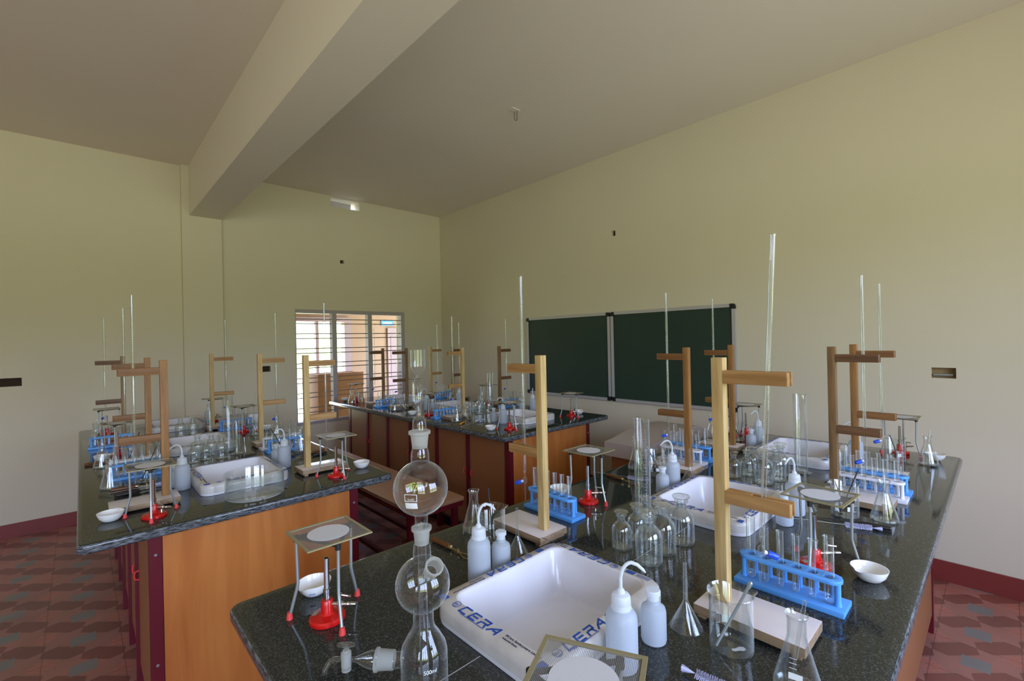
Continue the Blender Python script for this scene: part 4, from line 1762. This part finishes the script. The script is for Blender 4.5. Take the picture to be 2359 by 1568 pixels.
def wash(b, r, n, x, y, rz, small=None, fun=None):
    w_ = where(b, r, n)
    put('wash', x, y, 'milky wash bottle with bent tube at the %s' % w_, 'wash bottle', 'milky wash bottles', TB, radians(rz))
    if small:
        put('small', small[0], small[1], 'small capped milky bottle at the %s' % w_, 'plastic bottle', 'small milky bottles', TB)
    if fun:
        put('funnel', fun[0], fun[1], 'upturned glass funnel at the %s' % w_, 'funnel', 'glass funnels', TB)


# near bench
stand('A', 'R', 1, 'pine', 1.107, .463, .091, .106)
stand('A', 'L', 1, 'pine', 1.114, 1.052, .085)
stand('A', 'R', 2, 'brown', 2.173, .465)
stand('A', 'L', 2, 'teak', 2.137, 1.048)
stand('A', 'R', 3, 'teak', 2.631, .478)
stand('A', 'L', 3, 'teak', 2.731, 1.072)
rack('A', 'R', 1, 'blue', 1.305, .380, -pi / 2, (0, 5))
rack('A', 'L', 1, 'blue', 1.305, 1.180, -pi / 2, ())
rack('A', 'R', 2, 'white', 2.318, .380, -pi / 2, (0,))
rack('A', 'R', 3, 'blue', 2.425, .380, -pi / 2, (0, 5))
rack('A', 'L', 2, 'white', 2.300, 1.165, -pi / 2, ())
rack('A', 'L', 3, 'blue', 2.405, 1.165, -pi / 2, (0, 5))
heat('A', 'L', 1, .432, 1.125, 54, (.441, 1.253, -149), (.420, 1.112), True)
heat('A', 'L', 2, 1.512, 1.168, 50, (1.470, 1.293, 20), (1.480, 1.150))
heat('A', 'R', 2, 1.525, .362, 85, (1.520, .252, 160), (1.505, .372), False, -4)
heat('A', 'L', 3, 3.215, 1.170, 70, (3.20, 1.285, 0), (3.189, 1.165))
heat('A', 'R', 3, 3.232, .383, 30, (3.175, .245, 0), (3.235, .391))
heat('A', 'R', 1, .481, .388, 25, None, None, False, 25.5, False)
flask('A', 'L', 1, .985, 1.262)
flask('A', 'R', 1, .954, .268, -85, radians(190))
flask('A', 'L', 2, 2.022, 1.266, 110)
flask('A', 'R', 2, 2.034, .292, 0)
flask('A', 'L', 3, 2.96, 1.292, 120)
flask('A', 'R', 3, 3.045, .262, -40)
beaker('A', 'L', 1, .962, 1.140, 60, 'spoon', -30)
beaker('A', 'R', 1, .986, .399, -45, 'spatula', -45)
beaker('A', 'L', 2, 1.990, 1.140, 140, 'spatula', 140)
beaker('A', 'R', 2, 1.995, .398, -40, 'spoon', 130)
beaker('A', 'L', 3, 3.000, 1.150, 120)
beaker('A', 'R', 3, 3.030, .386, 160, 'spatula', 130)
wash('A', 'L', 1, .787, .989, -20, (.870, .992), (.966, 1.025))
wash('A', 'R', 1, .779, .529, -42, (.895, .526), (.990, .500))
wash('A', 'L', 2, 1.868, .990, 135, (1.781, .990), (2.030, .992))
wash('A', 'R', 2, 1.895, .528, 160, (1.768, .526), (1.975, .515))
wash('A', 'L', 3, 2.939, 1.005, 150, (2.842, 1.012))
wash('A', 'R', 3, 2.843, .515, 100)
put('cylslim', 2.880, .990, 'slim measuring cylinder beside the milky bottles at the rear of the near bench', 'measuring cylinder', 'measuring cylinders')
put('cylbig', 1.480, .902, 'tall measuring cylinder rising behind the nearest six glass bottles', 'measuring cylinder', 'measuring cylinders', TB, 0, None, (1, 1, .97))
put('cylbig', 2.490, .665, 'tall measuring cylinder beside the far sink of the near bench', 'measuring cylinder', 'measuring cylinders')
GB = 'stoppered glass bottles in clusters'
for x, y, s, lb in ((1.226, .825, 1, 'small stoppered glass bottle, leftmost of the cluster behind the front sink'),
                    (1.312, .824, 1, 'small stoppered glass bottle, second from left in the nearest cluster'),
                    (1.204, .718, 1.28, 'large stoppered glass bottle, foremost of the nearest cluster'),
                    (1.291, .722, 1.28, 'large stoppered glass bottle, middle of the nearest cluster'),
                    (1.397, .840, 1, 'small stoppered glass bottle at the back of the nearest cluster'),
                    (1.394, .712, 1.28, 'large stoppered glass bottle, rightmost of the nearest cluster'),
                    (2.209, .866, 1, 'small stoppered bottle, leftmost of the second cluster on the near bench'),
                    (2.282, .832, 1, 'small stoppered bottle, second from left in the second cluster'),
                    (2.362, .840, 1, 'small stoppered bottle at the back of the second cluster'),
                    (2.205, .735, 1.28, 'large stoppered bottle, foremost of the second cluster, behind the burette'),
                    (2.295, .712, 1.28, 'large stoppered bottle, middle right of the second cluster'),
                    (2.385, .722, 1.28, 'large stoppered bottle, rightmost of the second cluster'),
                    (.462, 3.170, 1, 'small stoppered bottle at the left of the left bench cluster'),
                    (.527, 3.198, 1, 'stoppered bottle in the middle of the left bench cluster'),
                    (.600, 3.165, 1.15, 'larger stoppered bottle at the right of the left bench cluster'),
                    (.500, 3.290, 1.2, 'larger stoppered bottle behind the left bench cluster, near its middle sink'),
                    (.575, 3.318, 1.1, 'rearmost stoppered bottle of the left bench cluster'),
                    (.536, 4.200, 1.2, 'stoppered bottle, left of the far group on the left bench'),
                    (.600, 4.130, 1.2, 'stoppered bottle, middle of the far group on the left bench'),
                    (.625, 4.260, 1.2, 'stoppered bottle, right of the far group on the left bench'),
                    (2.560, 3.300, 1, 'small stoppered bottle, leftmost of the back bench cluster'),
                    (2.640, 3.270, 1.2, 'stoppered bottle, second from left in the back bench cluster'),
                    (2.655, 3.380, 1, 'small stoppered bottle at the rear of the back bench cluster'),
                    (2.740, 3.260, 1.28, 'large stoppered bottle, rightmost of the back bench cluster'),
                    (2.740, 3.370, 1.28, 'large stoppered bottle behind the rightmost one on the back bench')):
    put('bottle', x, y, lb, 'bottle', GB, TB, random.Random(int(x * 999)).uniform(0, 6), None, (s, s, s))
# tools lying on the near bench
put('holder', .842, 1.200, 'wooden test tube holder lying behind the glass gas generator', 'test tube holder', 'wooden test tube holders', TB, radians(-88))
put('holder', 1.808, 1.205, 'wooden test tube holder lying at the middle of the near bench', 'test tube holder', 'wooden test tube holders', TB, radians(-97))
put('brush', 1.850, 1.205, 'white test tube brush beside the holder at the middle of the near bench', 'brush', 'test tube brushes', TB, radians(-78))
put('brush', 1.878, .375, 'white test tube brush beside the black-handled file', 'brush', 'test tube brushes', TB, radians(-68))
put('brush', .860, .338, 'white test tube brush at the bottom edge of the photo', 'brush', 'test tube brushes', TB, radians(97))
put('file', 1.926, .350, 'black-handled triangular file beside the right row middle tripod', 'file', 'triangular files', TB, radians(-80))

# left bench
stand('B', 'L', 1, 'teak', .257, 2.455)
stand('B', 'L', 2, 'teak', .272, 3.285)
stand('B', 'L', 3, 'brown', .224, 4.400)
stand('B', 'R', 1, 'pine', .845, 2.460)
stand('B', 'R', 2, 'pine', .858, 3.345)
stand('B', 'R', 3, 'pine', .762, 4.330)
rack('B', 'L', 1, 'blue', .210, 3.060, 0, (0,))
rack('B', 'L', 2, 'white', .210, 3.165, 0, ())
rack('B', 'R', 1, 'blue', .940, 3.100, 0, ())
rack('B', 'R', 2, 'white', .940, 3.215, 0, (4,))
rack('B', 'L', 3, 'blue', .148, 4.130, 0, (0,))
rack('B', 'R', 3, 'blue', .900, 4.215, 0, ())
heat('B', 'L', 1, .193, 2.292, 55, (.075, 2.345, 60), (.200, 2.272))
heat('B', 'R', 1, .930, 2.300, 60, (1.078, 2.335, 50), (.920, 2.280))
heat('B', 'L', 2, .158, 3.770, 50, (.085, 3.640, 0))
heat('B', 'R', 2, .905, 3.990, 40, (1.050, 3.960, 0))
heat('B', 'L', 3, .140, 4.730, 20, (.10, 4.86, 0))
heat('B', 'R', 3, .850, 4.800, 20)
flask('B', 'L', 1, .095, 2.890, 20)
flask('B', 'L', 2, .080, 3.440, None)
flask('B', 'L', 3, .070, 4.285, 60)
flask('B', 'R', 1, .985, 2.985, -30)
flask('B', 'R', 2, 1.055, 3.700, 30)
beaker('B', 'L', 1, .226, 2.905, 30)
beaker('B', 'L', 2, .205, 3.460, 40)
beaker('B', 'R', 1, .875, 2.990, 170)
beaker('B', 'R', 2, .938, 3.800, 30, 'spatula')
wash('B', 'L', 1, .336, 2.612, 150, (.318, 2.690))
wash('B', 'R', 1, .795, 2.660, 160, (.785, 2.765), (.795, 2.865))
wash('B', 'R', 3, .790, 4.640, 150)
put('cylmid', .715, 4.170, 'medium measuring cylinder among the far glassware of the left bench', 'measuring cylinder', 'measuring cylinders')
put('cylbig', .672, 3.345, 'tall measuring cylinder in the middle of the left bench', 'measuring cylinder', 'measuring cylinders', TB, 0, None, (1, 1, .93))
put('cylmid', .688, 3.212, 'medium measuring cylinder in front of the tall one on the left bench', 'measuring cylinder', 'measuring cylinders')
put('holder', .185, 2.800, 'wooden test tube holder behind the left bench front stand', 'test tube holder', 'wooden test tube holders', TB, radians(-6))
put('file', .190, 2.700, 'black-handled file behind the left bench front stand', 'file', 'triangular files', TB, radians(186))
put('brush', .240, 2.755, 'white test tube brush behind the left bench front stand', 'brush', 'test tube brushes', TB, radians(0))
put('holder', .100, 3.560, 'wooden test tube holder by the left bench middle flask', 'test tube holder', 'wooden test tube holders', TB, radians(8))
put('holder', 1.000, 2.860, 'wooden test tube holder near the aisle corner of the left bench', 'test tube holder', 'wooden test tube holders', TB, radians(195))
put('file', .985, 2.780, 'black-handled file near the aisle corner of the left bench', 'file', 'triangular files', TB, radians(12))
t = empty('trough', (.554, 2.272, TB))
tag(t, 'wide round glass trough in front of the left bench sink', 'trough')
bm = bmesh.new()
lathe(bm, [(0, .001), (.108, 0), (.114, .004), (.116, .012), (.116, .100), (.118, .104), (.1165, .106), (.1125, .100), (.1125, .013), (.107, .006), (0, .006)], 56)
finish(bm, M['glass'], 'body', t)
t = empty('white_box', (1.075, 4.45, TB))
tag(t, 'small white box near the far right corner of the left bench', 'box')
bm = bmesh.new()
box(bm, -.04, .04, -.05, .05, .0005, .075)
bevel(bm, .002)
finish(bm, M['white'], 'carton', t)

# back bench
stand('C', 'L', 1, 'pine', 2.425, 3.225)
stand('C', 'L', 2, 'brown', 2.440, 4.197)
stand('C', 'L', 3, 'brown', 2.410, 4.640)
stand('C', 'R', 1, 'brown', 3.090, 3.490)
stand('C', 'R', 2, 'brown', 3.080, 4.280)
stand('C', 'R', 3, 'pine', 3.090, 4.740)
rack('C', 'L', 1, 'blue', 2.325, 3.365, 0, ())
rack('C', 'L', 2, 'blue', 2.315, 4.420, 0, ())
rack('C', 'R', 1, 'blue', 3.105, 3.370, 0, (0,))
rack('C', 'R', 2, 'blue', 3.100, 4.500, 0, ())
heat('C', 'L', 1, 2.320, 2.520, 50, (2.195, 2.590, 30), (2.312, 2.512))
heat('C', 'R', 1, 3.035, 2.520, 50, (3.190, 2.560, 0), (3.060, 2.540))
heat('C', 'L', 2, 2.285, 3.560, 30, (2.195, 3.690, 0))
heat('C', 'R', 2, 3.110, 3.700, 40)
heat('C', 'L', 3, 2.320, 5.130, 30, (2.250, 5.270, 0))
heat('C', 'R', 3, 3.100, 5.170, 30)
flask('C', 'L', 1, 2.255, 3.090, None)
flask('C', 'L', 2, 2.225, 4.070, None)
flask('C', 'L', 3, 2.205, 4.990, 60)
flask('C', 'R', 1, 3.160, 3.250, 100)
flask('C', 'R', 2, 2.950, 4.120, 80)
flask('C', 'R', 3, 2.960, 4.900, 80)
beaker('C', 'L', 1, 2.365, 3.100, 80, 'spatula')
beaker('C', 'L', 2, 2.330, 4.060, 80)
beaker('C', 'L', 3, 2.320, 4.975, None)
beaker('C', 'R', 1, 3.040, 3.230, 60)
beaker('C', 'R', 2, 3.070, 4.110, 60)
wash('C', 'L', 1, 2.445, 2.730, 160, (2.450, 2.850))
wash('C', 'R', 1, 3.062, 3.000, 40, (2.980, 3.060))
wash('C', 'R', 2, 2.930, 3.960, 40)
wash('C', 'L', 2, 2.455, 3.850, 150, (2.460, 3.760))
put('cylbig', 2.870, 3.380, 'tall measuring cylinder in the middle of the back bench', 'measuring cylinder', 'measuring cylinders', TB, 0, None, (1, 1, .95))
put('cylmid', 2.860, 3.490, 'medium measuring cylinder behind the tall one on the back bench', 'measuring cylinder', 'measuring cylinders')
put('holderyellow', 2.255, 2.990, 'yellow-handled test tube holder at the aisle edge of the back bench', 'test tube holder', 'wooden test tube holders', TB, radians(35))
put('brush', 2.330, 2.920, 'white test tube brush beside the yellow-handled holder on the back bench', 'brush', 'test tube brushes', TB, radians(20))
put('holder', 2.960, 2.720, 'wooden test tube holder beside the right front tripod of the back bench', 'test tube holder', 'wooden test tube holders', TB, radians(40))

t = empty('paper_scrap', (.990, .385, TB + .0036))
tag(t, 'torn white paper scrap at the bottom of the front beaker', 'paper')
bm = bmesh.new()
vs = [(-.014, .008), (-.010, .012), (-.002, .006), (.008, .003), (.013, -.004), (.009, -.010), (.002, -.009), (-.003, -.002), (-.011, .003)]
lo = [bm.verts.new((x, y, 0)) for x, y in vs]
hi = [bm.verts.new((x, y, .0006)) for x, y in vs]
bm.faces.new(hi)
bm.faces.new(lo[::-1])
for k in range(len(vs)):
    bm.faces.new((lo[k], lo[(k + 1) % len(vs)], hi[(k + 1) % len(vs)], hi[k]))
finish(bm, M['white'], 'sheet', t, False)
